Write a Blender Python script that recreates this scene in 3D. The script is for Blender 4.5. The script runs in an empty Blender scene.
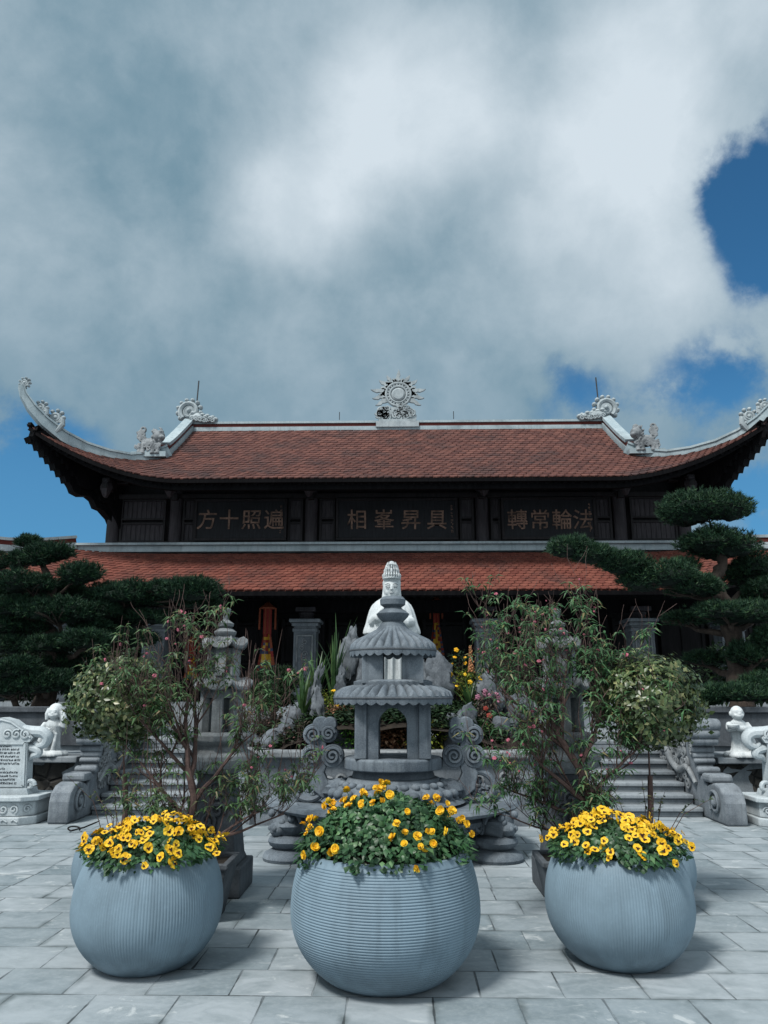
import bpy, math, random
import numpy as np
from mathutils import Vector, Matrix, noise as mnoise
PI = math.pi
rnd = random.Random(11)
scene = bpy.context.scene
COL = scene.collection

# ------------------------------------------------------------------ camera
FPX = 770.0
PITCH, YAW = math.radians(13.4), math.radians(1.2)
CAM = Vector((0.086, 0.0, 1.6))
Fv = Vector((-math.sin(YAW)*math.cos(PITCH), math.cos(YAW)*math.cos(PITCH), math.sin(PITCH)))
Rv = Vector((math.cos(YAW), math.sin(YAW), 0))
Uv = Rv.cross(Fv)
def ray(x, y): return Fv + Rv*((x-384)/FPX) + Uv*((512-y)/FPX)
def at(x, y, Y):
    d = ray(x, y); return CAM + d*((Y-CAM.y)/d.y)
cd = bpy.data.cameras.new("camera"); cam = bpy.data.objects.new("camera", cd); COL.objects.link(cam)
cam.location = CAM; cam.rotation_euler = (PI/2+PITCH, 0, YAW)
cd.sensor_fit = 'VERTICAL'; cd.sensor_height = 36.0; cd.lens = FPX/1024*36.0; cd.clip_end = 3000; cd.clip_start = 0.05
scene.camera = cam
scene.view_settings.view_transform = 'Standard'; scene.view_settings.look = 'None'
scene.view_settings.exposure = 0

# ------------------------------------------------------------------ node helpers
class NT:
    def __init__(s, tree): s.t = tree; s.n = tree.nodes; s.l = tree.links
    def new(s, typ, **kw):
        n = s.n.new(typ)
        for k, v in kw.items(): setattr(n, k, v)
        return n
    def set(s, sock, v):
        if hasattr(v, 'links') or isinstance(v, bpy.types.NodeSocket): s.l.new(v, sock)
        elif v is not None: sock.default_value = v
    def math(s, op, a, b=None, c=None, clamp=False):
        n = s.new('ShaderNodeMath', operation=op, use_clamp=clamp)
        s.set(n.inputs[0], a)
        if b is not None: s.set(n.inputs[1], b)
        if c is not None: s.set(n.inputs[2], c)
        return n.outputs[0]
    def vmath(s, op, a, b=None, scale=None):
        n = s.new('ShaderNodeVectorMath', operation=op)
        s.set(n.inputs[0], a)
        if b is not None: s.set(n.inputs[1], b)
        if scale is not None: s.set(n.inputs['Scale'], scale)
        return n.outputs['Value'] if op in ('DOT_PRODUCT', 'LENGTH') else n.outputs[0]
    def noise(s, vec, scale, detail=4, rough=.55, dist=0.0, color=False):
        n = s.new('ShaderNodeTexNoise'); s.set(n.inputs['Vector'], vec)
        n.inputs['Scale'].default_value = scale; n.inputs['Detail'].default_value = detail
        n.inputs['Roughness'].default_value = rough; n.inputs['Distortion'].default_value = dist
        return n.outputs['Color'] if color else n.outputs['Fac']
    def ramp(s, fac, a, b, lo=0.0, hi=1.0, smooth=True):
        n = s.new('ShaderNodeMapRange'); n.interpolation_type = 'SMOOTHSTEP' if smooth else 'LINEAR'
        s.set(n.inputs['Value'], fac); n.inputs['From Min'].default_value = a; n.inputs['From Max'].default_value = b
        n.inputs['To Min'].default_value = lo; n.inputs['To Max'].default_value = hi
        return n.outputs['Result']
    def mix(s, fac, a, b, blend='MIX'):
        n = s.new('ShaderNodeMix', data_type='RGBA', blend_type=blend)
        s.set(n.inputs[0], fac)
        for sock, v in ((n.inputs[6], a), (n.inputs[7], b)):
            if isinstance(v, (tuple, list)): sock.default_value = (*v[:3], 1)
            else: s.set(sock, v)
        return n.outputs[2]
def material(name):
    m = bpy.data.materials.new(name); m.use_nodes = True
    nt = NT(m.node_tree); b = nt.n['Principled BSDF']
    return m, nt, b
def coords(nt): return nt.new('ShaderNodeTexCoord').outputs['Object']
def bump(nt, b, h, strength=.4, dist=.01):
    n = nt.new('ShaderNodeBump'); n.inputs['Strength'].default_value = strength; n.inputs['Distance'].default_value = dist
    nt.l.new(h, n.inputs['Height']); nt.l.new(n.outputs[0], b.inputs['Normal'])
def pt(nt): return nt.new('ShaderNodeNewGeometry')

def m_stone(name, c1, c2, scale=3.0, rough=.8, fine=60, bs=.35, stain=.5, spec=.3, recess_dark=.55):
    m, nt, b = material(name); v = coords(nt)
    n1 = nt.noise(v, scale, 6, .65); n2 = nt.noise(v, fine, 3, .6); n3 = nt.noise(v, scale*.35, 4, .6, .6)
    c = nt.mix(nt.ramp(n1, .3, .7), c1, c2)
    c = nt.mix(nt.ramp(n2, .35, .7, 0, .3), c, tuple(x*1.5 for x in c2))
    c = nt.mix(nt.ramp(n3, .5, .72, 0, stain), c, tuple(x*.45 for x in c1))
    mp = nt.new('ShaderNodeMapping'); nt.l.new(v, mp.inputs[0]); mp.inputs['Scale'].default_value = (7, 7, .6)
    c = nt.mix(nt.ramp(nt.noise(mp.outputs[0], 1.6, 5, .6), .48, .72, 0, stain*.75), c, tuple(x*.5 for x in c1))      # rain streaks
    c = nt.mix(nt.ramp(nt.noise(v, scale*4, 6, .7), .60, .70, 0, stain*.5), c, (c2[0]*1.35, c2[1]*1.4, c2[2]*1.25))       # lichen
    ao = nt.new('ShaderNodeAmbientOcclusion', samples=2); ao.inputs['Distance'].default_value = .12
    c = nt.mix(nt.ramp(ao.outputs['AO'], .35, .9, recess_dark, 0), c, tuple(x*.3 for x in c1))  # ambient-occlusion darkening mixed into the base colour of recesses
    nt.l.new(c, b.inputs['Base Color']); b.inputs['Roughness'].default_value = rough
    b.inputs['Specular IOR Level'].default_value = spec
    h = nt.math('ADD', nt.math('MULTIPLY', n1, .6), nt.math('MULTIPLY', n2, .5)); bump(nt, b, h, bs, .012)
    return m
def m_leaf(name, c1, c2, c3=None, rough=.55, spec=.3, trans=.0):
    m, nt, b = material(name); g = pt(nt); v = coords(nt)
    r = g.outputs['Random Per Island']
    c = nt.mix(r, c1, c2)
    if c3: c = nt.mix(nt.ramp(r, .82, .95), c, c3)
    n = nt.noise(v, 6, 3)
    c = nt.mix(nt.ramp(n, .35, .65, .55, 0), c, tuple(x*.35 for x in c1))
    nt.l.new(c, b.inputs['Base Color']); b.inputs['Roughness'].default_value = rough
    b.inputs['Specular IOR Level'].default_value = spec
    if trans:
        t = nt.new('ShaderNodeBsdfTranslucent'); nt.l.new(c, t.inputs['Color'])
        mx = nt.new('ShaderNodeMixShader'); mx.inputs[0].default_value = trans
        nt.l.new(b.outputs[0], mx.inputs[1]); nt.l.new(t.outputs[0], mx.inputs[2])
        nt.l.new(mx.outputs[0], nt.n['Material Output'].inputs['Surface'])
    return m
def m_flat(name, c, rough=.6, var=.25, scale=8, spec=.3):
    m, nt, b = material(name); v = coords(nt)
    n = nt.noise(v, scale, 4)
    nt.l.new(nt.mix(n, tuple(x*(1-var) for x in c), tuple(x*(1+var) for x in c)), b.inputs['Base Color'])
    b.inputs['Roughness'].default_value = rough; b.inputs['Specular IOR Level'].default_value = spec
    return m
def m_wood(name, c1, c2, spec=.25):
    m, nt, b = material(name); v = coords(nt)
    mp = nt.new('ShaderNodeMapping'); nt.l.new(v, mp.inputs[0]); mp.inputs['Scale'].default_value = (14, 14, 1.5)
    n = nt.noise(mp.outputs[0], 1.5, 5, .6); n2 = nt.noise(v, 1.2, 3)
    c = nt.mix(nt.ramp(n, .3, .7), c1, c2); c = nt.mix(nt.ramp(n2, .4, .7, 0, .5), c, tuple(x*.6 for x in c1))
    nt.l.new(c, b.inputs['Base Color']); b.inputs['Roughness'].default_value = .65; b.inputs['Specular IOR Level'].default_value = spec
    bump(nt, b, n, .3, .006); return m
def m_rooftile(name, c1, c2, c3):
    m, nt, b = material(name); g = pt(nt); v = coords(nt)
    c = nt.mix(g.outputs['Random Per Island'], c1, c2)
    n = nt.noise(v, .9, 5, .7); n2 = nt.noise(v, 5, 4, .65); n3 = nt.noise(v, 30, 3)
    c = nt.mix(nt.ramp(n, .46, .68, 0, .75), c, c3)
    c = nt.mix(nt.ramp(n2, .5, .75, 0, .6), c, tuple(x*.35 for x in c3))
    c = nt.mix(nt.ramp(n3, .6, .8, 0, .35), c, (.30, .26, .20))
    nt.l.new(c, b.inputs['Base Color']); b.inputs['Roughness'].default_value = .75; b.inputs['Specular IOR Level'].default_value = .25
    bump(nt, b, n3, .3, .008); return m
def m_paving():
    m, nt, b = material('slate_paving'); v = coords(nt)
    sp = nt.new('ShaderNodeSeparateXYZ'); nt.l.new(v, sp.inputs[0])
    D, W = .41, .46
    ry = nt.math('DIVIDE', nt.math('SUBTRACT', sp.outputs['Y'], .19), D); row = nt.math('FLOOR', ry); fy = nt.math('FRACT', ry)
    wn = nt.new('ShaderNodeTexWhiteNoise', noise_dimensions='1D'); nt.l.new(row, wn.inputs['W'])
    rx = nt.math('ADD', nt.math('DIVIDE', sp.outputs['X'], W), nt.math('MULTIPLY', wn.outputs['Value'], 5)); colm = nt.math('FLOOR', rx); fx = nt.math('FRACT', rx)
    cb = nt.new('ShaderNodeCombineXYZ'); nt.l.new(colm, cb.inputs[0]); nt.l.new(row, cb.inputs[1])
    tn = nt.new('ShaderNodeTexWhiteNoise', noise_dimensions='3D'); nt.l.new(cb.outputs[0], tn.inputs['Vector'])
    wob = nt.math('MULTIPLY', nt.math('SUBTRACT', nt.noise(v, 5, 3), .5), .02)
    ex = nt.math('MULTIPLY', nt.math('MINIMUM', fx, nt.math('SUBTRACT', 1, fx)), W)
    ey = nt.math('MULTIPLY', nt.math('MINIMUM', fy, nt.math('SUBTRACT', 1, fy)), D)
    e = nt.math('ADD', nt.math('MINIMUM', ex, ey), wob)
    joint = nt.ramp(e, .0015, .008, 1, 0)
    # every slab has its own grain
    off = nt.vmath('SCALE', tn.outputs['Color'], scale=9.0)
    lv = nt.vmath('ADD', v, off)
    mp = nt.new('ShaderNodeMapping'); nt.l.new(lv, mp.inputs[0]); mp.inputs['Scale'].default_value = (1.2, 2.2, 1); mp.inputs['Rotation'].default_value = (0, 0, .5)
    g1 = nt.noise(mp.outputs[0], 2.2, 7, .68, .8); g2 = nt.noise(lv, 26, 5, .7); g3 = nt.noise(mp.outputs[0], 1.6, 6, .7, 1.6)
    tint = nt.mix(tn.outputs['Value'], (.20, .25, .28), (.35, .395, .425))
    c = nt.mix(nt.ramp(g1, .32, .66), nt.mix(.5, tint, (.11, .15, .165)), tint)
    c = nt.mix(nt.ramp(g2, .4, .75, 0, .35), c, (.37, .42, .44))
    c = nt.mix(nt.ramp(g3, .58, .68, 0, .7), c, (.52, .56, .57))      # pale mineral veins
    big = nt.noise(v, .7, 5, .6)
    c = nt.mix(nt.ramp(big, .42, .7, 0, .45), c, (.42, .47, .50))
    c = nt.mix(nt.ramp(nt.noise(v, 1.6, 5, .6), .52, .74, 0, .5), c, (.12, .155, .17))
    c = nt.mix(nt.math('MULTIPLY', nt.ramp(e, .004, .05, 1, 0), nt.ramp(nt.noise(v, 3.1, 4), .45, .7, 0, .7)), c, (.085, .11, .115))    # dirt creeping in from the joints
    jn = nt.ramp(nt.noise(v, 1.7, 4), .36, .62, .12, 1.0)
    c = nt.mix(nt.math('MULTIPLY', joint, jn), c, (.045, .055, .06))
    nt.l.new(c, b.inputs['Base Color'])
    nt.l.new(nt.ramp(g1, .3, .7, .5, .72), b.inputs['Roughness']); b.inputs['Specular IOR Level'].default_value = .35
    h = nt.math('SUBTRACT', nt.math('ADD', nt.math('MULTIPLY', g1, .5), nt.math('MULTIPLY', g2, .25)), nt.math('MULTIPLY', joint, 1.2))
    h = nt.math('ADD', h, nt.math('MULTIPLY', tn.outputs['Value'], .25))
    bump(nt, b, h, .5, .01); return m
def m_rubble():
    m, nt, b = material('rubble_stone'); v = coords(nt)
    vo = nt.new('ShaderNodeTexVoronoi', feature='DISTANCE_TO_EDGE'); nt.l.new(v, vo.inputs['Vector']); vo.inputs['Scale'].default_value = 4.2
    vc = nt.new('ShaderNodeTexVoronoi'); nt.l.new(v, vc.inputs['Vector']); vc.inputs['Scale'].default_value = 4.2
    n = nt.noise(v, 9, 5)
    c = nt.mix(vc.outputs['Color'], (.022, .022, .021), (.07, .065, .055)); c = nt.mix(nt.ramp(n, .35, .7, 0, .7), c, (.02, .022, .022))
    c = nt.mix(nt.ramp(vo.outputs['Distance'], .015, .06, 1, 0), c, (.012, .013, .013))
    nt.l.new(c, b.inputs['Base Color']); b.inputs['Roughness'].default_value = .85
    bump(nt, b, nt.math('ADD', nt.ramp(vo.outputs['Distance'], 0, .12), nt.math('MULTIPLY', n, .4)), .9, .04); return m
def m_pot(name, c):
    m, nt, b = material(name); v = coords(nt)
    n = nt.noise(v, 2.2, 5, .6); n2 = nt.noise(v, 45, 3); sp = nt.new('ShaderNodeSeparateXYZ'); nt.l.new(v, sp.inputs[0])
    cc = nt.mix(nt.ramp(n, .3, .7), tuple(x*.86 for x in c), tuple(x*1.12 for x in c))
    cc = nt.mix(nt.ramp(n2, .5, .75, 0, .25), cc, tuple(x*1.3 for x in c))
    cc = nt.mix(nt.math('MULTIPLY', nt.ramp(sp.outputs['Z'], .02, .30, 1, 0), nt.ramp(nt.noise(v, 6, 4), .3, .7, .25, .9)), cc, tuple(x*.5 for x in c))  # splash dirt at the foot, plus lower-half shade put into the colour
    st = nt.new('ShaderNodeMapping'); nt.l.new(v, st.inputs[0]); st.inputs['Scale'].default_value = (9, 9, .7)
    cc = nt.mix(nt.ramp(nt.noise(st.outputs[0], 1.4, 4), .50, .72, 0, .42), cc, tuple(x*.62 for x in c))
    nt.l.new(cc, b.inputs['Base Color']); b.inputs['Roughness'].default_value = .62; b.inputs['Specular IOR Level'].default_value = .35
    bump(nt, b, n2, .15, .004); return m

M = dict(
 paving=m_paving(), rubble=m_rubble(),
 pot=m_pot('pot_glaze', (.172, .248, .305)),
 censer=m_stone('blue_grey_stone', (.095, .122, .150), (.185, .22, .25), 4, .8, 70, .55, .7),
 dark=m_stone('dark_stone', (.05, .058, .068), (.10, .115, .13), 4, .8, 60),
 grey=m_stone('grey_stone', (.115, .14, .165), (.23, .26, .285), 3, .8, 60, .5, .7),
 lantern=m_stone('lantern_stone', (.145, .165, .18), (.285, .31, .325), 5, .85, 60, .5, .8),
 stair=m_stone('stair_stone', (.17, .2, .225), (.28, .315, .34), 2.2, .8, 60),
 white=m_stone('white_marble', (.47, .52, .54), (.62, .665, .68), 3, .6, 50, .15, .22),
 stele=m_stone('stele_marble', (.36, .42, .45), (.50, .555, .58), 3, .65, 50, .2, .3),
 plaster=m_stone('weathered_plaster', (.27, .35, .385), (.38, .455, .485), 2.0, .8, 40, .15, .5),
 carving=m_stone('grey_carving', (.26, .31, .335), (.40, .455, .475), 5, .85, 50, .3, .45, .3, .22),
 rock=m_stone('garden_rock', (.05, .06, .072), (.135, .155, .175), 6, .9, 30, .8, .6),
 palerock=m_stone('pale_rock', (.07, .083, .095), (.165, .185, .205), 5, .9, 22, .8, .6),
 tile_up=m_rooftile('upper_roof_tile', (.088, .036, .031), (.155, .066, .052), (.045, .031, .032)),
 tile_lo=m_rooftile('lower_roof_tile', (.135, .041, .031), (.205, .070, .050), (.08, .038, .034)),
 red=m_flat('red_clay', (.10, .022, .018), .8),
 wood=m_wood('dark_timber', (.011, .011, .013), (.024, .023, .026)),
 eave=m_wood('shaded_eave_timber', (.004, .004, .005), (.009, .009, .010), .04),  # timber darkened beyond its own tone so the eave reads as shade
 wood2=m_wood('weathered_timber', (.028, .027, .032), (.06, .056, .064)),
 board=m_wood('plaque_lacquer', (.009, .011, .014), (.018, .021, .026)),
 gilt=m_stone('faded_gilt', (.06, .044, .038), (.28, .185, .14), 6, .7, 60, .1, .7, .2, .1),
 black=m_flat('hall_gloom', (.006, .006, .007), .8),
 ink=m_flat('engraved_ink', (.035, .045, .06), .7),
 metal=m_flat('rod_metal', (.05, .055, .06), .4),
 soil=m_stone('soil', (.012, .010, .008), (.03, .023, .017), 12, .95, 60),
 bark=m_stone('pine_bark', (.03, .024, .02), (.075, .058, .048), 9, .95, 40, .9),
 twig=m_stone('peach_bark', (.055, .036, .034), (.13, .085, .075), 12, .9, 60),
 pine=m_leaf('pine_needle', (.013, .043, .025), (.034, .085, .043), (.07, .14, .055), .6, .25),
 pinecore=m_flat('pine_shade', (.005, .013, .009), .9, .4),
 pine2=m_leaf('left_pine_needle', (.008, .032, .018), (.022, .062, .033), (.05, .115, .045), .6, .25),
 pansyleaf=m_leaf('pansy_leaf', (.022, .075, .03), (.065, .165, .065), (.12, .24, .10), .45, .5, .15),
 camellia=m_leaf('camellia_leaf', (.045, .088, .032), (.14, .19, .07), (.34, .35, .16), .36, .5, .12),
 peach=m_leaf('peach_leaf', (.045, .135, .055), (.115, .25, .10), (.25, .20, .09), .5, .4, .25),
 peachdry=m_leaf('peach_leaf_left', (.05, .125, .05), (.12, .22, .085), (.25, .18, .09), .5, .4, .25),
 blossom=m_flat('peach_blossom', (.52, .15, .21), .6, .3, 30),
 yellow=m_flat('petal_yellow', (.80, .50, .02), .55, .25, 30),
 orange=m_flat('petal_amber', (.78, .40, .012), .55, .25, 30),
 maroon=m_flat('petal_blotch', (.035, .006, .008), .7),
 blade=m_leaf('strap_leaf', (.03, .085, .03), (.085, .17, .055), (.15, .22, .07), .45, .4, .15),
 lime=m_leaf('lime_leaf', (.10, .17, .025), (.26, .29, .045), (.42, .36, .05), .5, .3, .15),
 copper=m_leaf('copper_leaf', (.16, .075, .04), (.36, .20, .11), (.55, .36, .22), .6, .3, .1),
 dusky=m_leaf('dusky_leaf', (.04, .04, .028), (.11, .085, .065), (.20, .10, .09), .6, .3, .1),
 fern=m_leaf('fern_leaf', (.035, .12, .02), (.10, .25, .04), (.18, .33, .06), .5, .3, .15),
 hedge=m_leaf('hedge_leaf', (.010, .030, .013), (.03, .065, .025), (.05, .09, .03), .6, .25),
 pinkp=m_flat('pink_petal', (.36, .15, .22), .6), redp=m_flat('red_petal', (.28, .045, .03), .6),
 orangep=m_flat('orange_petal', (.36, .16, .07), .6),
 bred=m_flat('banner_red', (.20, .022, .018), .7), byel=m_flat('banner_yellow', (.46, .28, .03), .7), bblu=m_flat('banner_blue', (.035, .05, .10), .7),
 bor=m_flat('banner_orange', (.22, .055, .025), .7),
)

for key, lo, hi in (('yellow', (.80, .44, .01), (.88, .60, .04)), ('orange', (.74, .34, .008), (.84, .52, .02))):
    nt_ = NT(M[key].node_tree); oi = nt_.new('ShaderNodeObjectInfo'); g_ = pt(nt_); b_ = nt_.n['Principled BSDF']
    f_ = nt_.math('FRACT', nt_.math('ADD', oi.outputs['Random'], nt_.math('MULTIPLY', g_.outputs['Random Per Island'], .45)))
    c_ = nt_.mix(f_, lo, hi); c_ = nt_.mix(nt_.ramp(nt_.noise(coords(nt_), 60, 3), .4, .7, 0, .35), c_, tuple(x*.6 for x in lo)); nt_.l.new(c_, b_.inputs['Base Color'])
# ------------------------------------------------------------------ object helpers
def empty(name, loc, label=None, cat=None, group=None, rz=0):
    o = bpy.data.objects.new(name, None); COL.objects.link(o); o.location = loc; o.rotation_euler = (0, 0, rz)
    o.empty_display_size = .2
    return tag(o, label, cat, group)
def tag(o, label=None, cat=None, group=None, kind=None):
    if label: o['label'] = label
    if cat: o['category'] = cat
    if group: o['group'] = group
    if kind: o['kind'] = kind
    return o
def wloc(o):
    v = Vector((0, 0, 0))
    while o is not None: v = v + Vector(o.location); o = o.parent
    return v
class MB:
    def __init__(s): s.v = []; s.f = []; s.mi = []; s.k = 0
    def add(s, vs, fs, xf=None):
        n = len(s.v)
        if xf is not None: vs = [xf @ Vector(p) for p in vs]
        s.v.extend([tuple(p) for p in vs]); s.f.extend([tuple(i+n for i in f) for f in fs]); s.mi.extend([s.k]*len(fs)); return s
    def mat(s, k): s.k = k; return s
    def box(s, c, size, rz=0, taper=1.0, xf=None):
        a, b, h = size[0]/2, size[1]/2, size[2]/2; cs, sn = math.cos(rz), math.sin(rz)
        vs = []
        for z, t in ((-h, 1.0), (h, taper)):
            for x, y in ((-a, -b), (a, -b), (a, b), (-a, b)):
                vs.append((c[0]+(x*cs-y*sn)*t, c[1]+(x*sn+y*cs)*t, c[2]+z))
        return s.add(vs, [(3, 2, 1, 0), (4, 5, 6, 7), (0, 1, 5, 4), (1, 2, 6, 5), (2, 3, 7, 6), (3, 0, 4, 7)], xf)
    def beam(s, p0, p1, w, h):                       # box along p0-p1, h along the up side
        p0, p1 = Vector(p0), Vector(p1); d = (p1-p0).normalized(); sd = d.cross(Vector((0, 0, 1)))
        sd = sd.normalized() if sd.length > 1e-4 else Vector((1, 0, 0)); up = sd.cross(d)
        vs = [p+sd*a*w/2+up*b*h/2 for p in (p0, p1) for a, b in ((-1, -1), (1, -1), (1, 1), (-1, 1))]
        return s.add(vs, [(3, 2, 1, 0), (4, 5, 6, 7), (0, 1, 5, 4), (1, 2, 6, 5), (2, 3, 7, 6), (3, 0, 4, 7)])
    def lathe(s, prof, n=32, c=(0, 0, 0), fn=None, rz=0.0, cap=True, sx=1, sy=1):
        vs = []
        for j, (r, z) in enumerate(prof):
            for i in range(n):
                t = 2*PI*i/n+rz; rr, zz = fn(r, z, t, j) if fn else (r, z)
                vs.append((c[0]+rr*math.cos(t)*sx, c[1]+rr*math.sin(t)*sy, c[2]+zz))
        fs = [(j*n+i, j*n+(i+1) % n, (j+1)*n+(i+1) % n, (j+1)*n+i) for j in range(len(prof)-1) for i in range(n)]
        if cap: fs += [tuple(reversed(range(n))), tuple(range((len(prof)-1)*n, len(prof)*n))]
        return s.add(vs, fs)
    def tube(s, path, rad, n=7, cap=True, sq=None):
        P = [Vector(p) for p in path]; vs = []; prev = None
        for j, p in enumerate(P):
            d = (P[min(j+1, len(P)-1)]-P[max(j-1, 0)])
            d = d.normalized() if d.length > 1e-9 else Vector((0, 0, 1))
            if prev is None:
                a = Vector((0, 1, 0)) if abs(d.y) < .9 else Vector((1, 0, 0)); u = d.cross(a).normalized()
            else:
                u = prev-d*prev.dot(d); u = u.normalized() if u.length > 1e-6 else d.orthogonal().normalized()
            prev = u; w = d.cross(u); r = rad[j] if hasattr(rad, '__len__') else rad
            for i in range(n):
                t = 2*PI*i/n; vs.append(p+u*math.cos(t)*r+w*math.sin(t)*r*(sq or 1))
        fs = [(j*n+i, j*n+(i+1) % n, (j+1)*n+(i+1) % n, (j+1)*n+i) for j in range(len(P)-1) for i in range(n)]
        if cap: fs += [tuple(reversed(range(n))), tuple(range((len(P)-1)*n, len(P)*n))]
        return s.add(vs, fs)
    def prism(s, poly, d0, d1, frame):               # frame(u,v,d) -> point
        n = len(poly); vs = [frame(u, v, d0) for u, v in poly]+[frame(u, v, d1) for u, v in poly]
        return s.add(vs, [tuple(range(n)), tuple(reversed(range(n, 2*n)))]+[(i, i+n, (i+1) % n+n, (i+1) % n) for i in range(n)])
    def blob(s, c, r, n=(10, 14), rough=0.0, freq=2.0, seed=0, xf=None):
        if not hasattr(r, '__len__'): r = (r, r, r)
        vs = []; a, b = n; fs = []
        for j in range(a+1):
            ph = PI*j/a
            for i in range(b):
                t = 2*PI*i/b; d = Vector((math.sin(ph)*math.cos(t), math.sin(ph)*math.sin(t), math.cos(ph)))
                k = 1.0
                if rough: k += rough*mnoise.fractal(d*freq+Vector((seed*7.3, seed*3.1, seed)), 1.0, 2.0, 5)
                p = Vector((d.x*r[0]*k, d.y*r[1]*k, d.z*r[2]*k))
                if xf is not None: p = xf @ p
                vs.append(p+Vector(c))
        for j in range(a):
            for i in range(b):
                q = (j*b+i, (j+1)*b+i, (j+1)*b+(i+1) % b, j*b+(i+1) % b)
                if j == 0: q = (q[0], q[1], q[2])
                elif j == a-1: q = (q[0], q[1], q[3])
                fs.append(q)
        return s.add(vs, fs)
    def leaf(s, p, d, up, L, W, fold=.25, bend=0.0):
        d = d.normalized(); sd = d.cross(up); sd = sd.normalized() if sd.length > 1e-5 else d.orthogonal().normalized(); n = sd.cross(d)
        m = p+d*(L*.5)+n*(W*fold); tip = p+d*L-n*(L*bend)
        s.add([p, p+d*(L*.45)+sd*(W*.5), tip, p+d*(L*.45)-sd*(W*.5), m], [(0, 1, 4), (1, 2, 4), (0, 4, 3), (4, 2, 3)])
    def build(s, name, mats, parent=None, smooth=True, origin=None, bevel=0):
        if not isinstance(mats, (list, tuple)): mats = [mats]
        o0 = wloc(parent) if parent is not None else Vector(origin or (0, 0, 0))
        me = bpy.data.meshes.new(name)
        me.from_pydata([(p[0]-o0.x, p[1]-o0.y, p[2]-o0.z) for p in s.v], [], s.f)
        for m in mats: me.materials.append(m)
        if len(mats) > 1: me.polygons.foreach_set('material_index', s.mi)
        if smooth:
            me.polygons.foreach_set('use_smooth', [True]*len(me.polygons))
            try: me.set_sharp_from_angle(angle=math.radians(38))
            except Exception: pass
        me.update()
        o = bpy.data.objects.new(name, me); COL.objects.link(o)
        if parent is not None: o.parent = parent
        else: o.location = o0
        if bevel:
            b = o.modifiers.new('edge', 'BEVEL'); b.width = bevel; b.segments = 2; b.limit_method = 'ANGLE'; b.angle_limit = math.radians(40)
        return o
def fuse(o, voxel, smooth=3):
    """join the overlapping volumes of one mesh into one continuous surface"""
    r = o.modifiers.new('fuse', 'REMESH'); r.mode = 'VOXEL'; r.voxel_size = voxel; r.use_smooth_shade = True
    if smooth:
        sm = o.modifiers.new('soft', 'SMOOTH'); sm.iterations = smooth; sm.factor = .5
    return o
def copy_tree(o, parent=None):
    c = o.copy(); COL.objects.link(c)
    if parent is not None: c.parent = parent
    for ch in list(o.children): copy_tree(ch, c)
    return c
def smooth(P, k=5):
    P = [Vector(p) for p in P]; Q = []
    for i in range(len(P)-1):
        p0, p1, p2, p3 = P[max(0, i-1)], P[i], P[i+1], P[min(len(P)-1, i+2)]
        for j in range(k): t = j/k; Q.append(.5*((2*p1)+(p2-p0)*t+(2*p0-5*p1+4*p2-p3)*t*t+(3*p1-p0-3*p2+p3)*t**3))
    return Q+[P[-1]]
def smoothr(R, k=5): return [R[i]+(R[i+1]-R[i])*j/k for i in range(len(R)-1) for j in range(k)]+[R[-1]]
def interp(tab, x):
    for (x0, y0), (x1, y1) in zip(tab, tab[1:]):
        if x <= x1: return y0+(y1-y0)*max(0, min(1, (x-x0)/(x1-x0)))
    return tab[-1][1]
def spiral(c, r0, r1, turns, frame, n=28, start=0.0, sgn=1):
    return [frame(c[0]+(r0+(r1-r0)*i/n)*math.cos(start+sgn*turns*2*PI*i/n), c[1]+(r0+(r1-r0)*i/n)*math.sin(start+sgn*turns*2*PI*i/n)) for i in range(n+1)]
def text_mesh(s, size, depth):
    cu = bpy.data.curves.new('lettering', 'FONT'); cu.body = s; cu.size = size; cu.align_x = 'CENTER'; cu.align_y = 'CENTER'; cu.extrude = depth; cu.offset = size*.004
    o = bpy.data.objects.new('lettering', cu); COL.objects.link(o)
    dg = bpy.context.evaluated_depsgraph_get(); me = bpy.data.meshes.new_from_object(o.evaluated_get(dg))
    V = [tuple(v.co) for v in me.vertices]; F = [tuple(p.vertices) for p in me.polygons]
    bpy.data.objects.remove(o); bpy.data.meshes.remove(me)
    return V, F

# ------------------------------------------------------------------ world and sun
SUN_EL, SUN_AZ = math.radians(56), math.radians(-140)      # azimuth clockwise from +Y: the sun stands high, left of and behind the viewer
sdir = Vector((math.sin(SUN_AZ)*math.cos(SUN_EL), math.cos(SUN_AZ)*math.cos(SUN_EL), math.sin(SUN_EL)))
w = bpy.data.worlds.new("World"); scene.world = w; w.use_nodes = True
nt = NT(w.node_tree); bg = nt.n['Background']
sky = nt.new('ShaderNodeTexSky'); sky.sky_type = 'NISHITA'; sky.sun_disc = False; sky.sun_elevation = SUN_EL; sky.sun_rotation = SUN_AZ
sky.altitude = 1400; sky.ozone_density = 2.0; sky.dust_density = .6
d0 = nt.vmath('NORMALIZE', nt.new('ShaderNodeTexCoord').outputs['Generated'])
wc = nt.noise(d0, 3.0, 7, .58, color=True)
dw = nt.vmath('ADD', d0, nt.vmath('SCALE', nt.vmath('SUBTRACT', wc, (.5, .5, .5)), scale=.13))
def blob(px, py, r_px, soft=1.0):
    c = ray(px, py).normalized(); r = r_px/FPX
    ds = nt.vmath('LENGTH', nt.vmath('SUBTRACT', dw, tuple(c)))
    return nt.ramp(ds, r*(1+.55*soft), r*max(.0, 1-.85*soft))
def addall(L):
    a = L[0]
    for b in L[1:]: a = nt.math('ADD', a, b)
    return a
def wt(n, k): return nt.math('MULTIPLY', n, k)
n3 = nt.noise(d0, 13, 8, .64, .1); n4 = nt.noise(d0, 6.5, 10, .62, .12); n1 = nt.noise(d0, 1.9, 6, .52, .4); n2 = nt.noise(d0, 5.5, 8, .6, .3)
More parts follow.
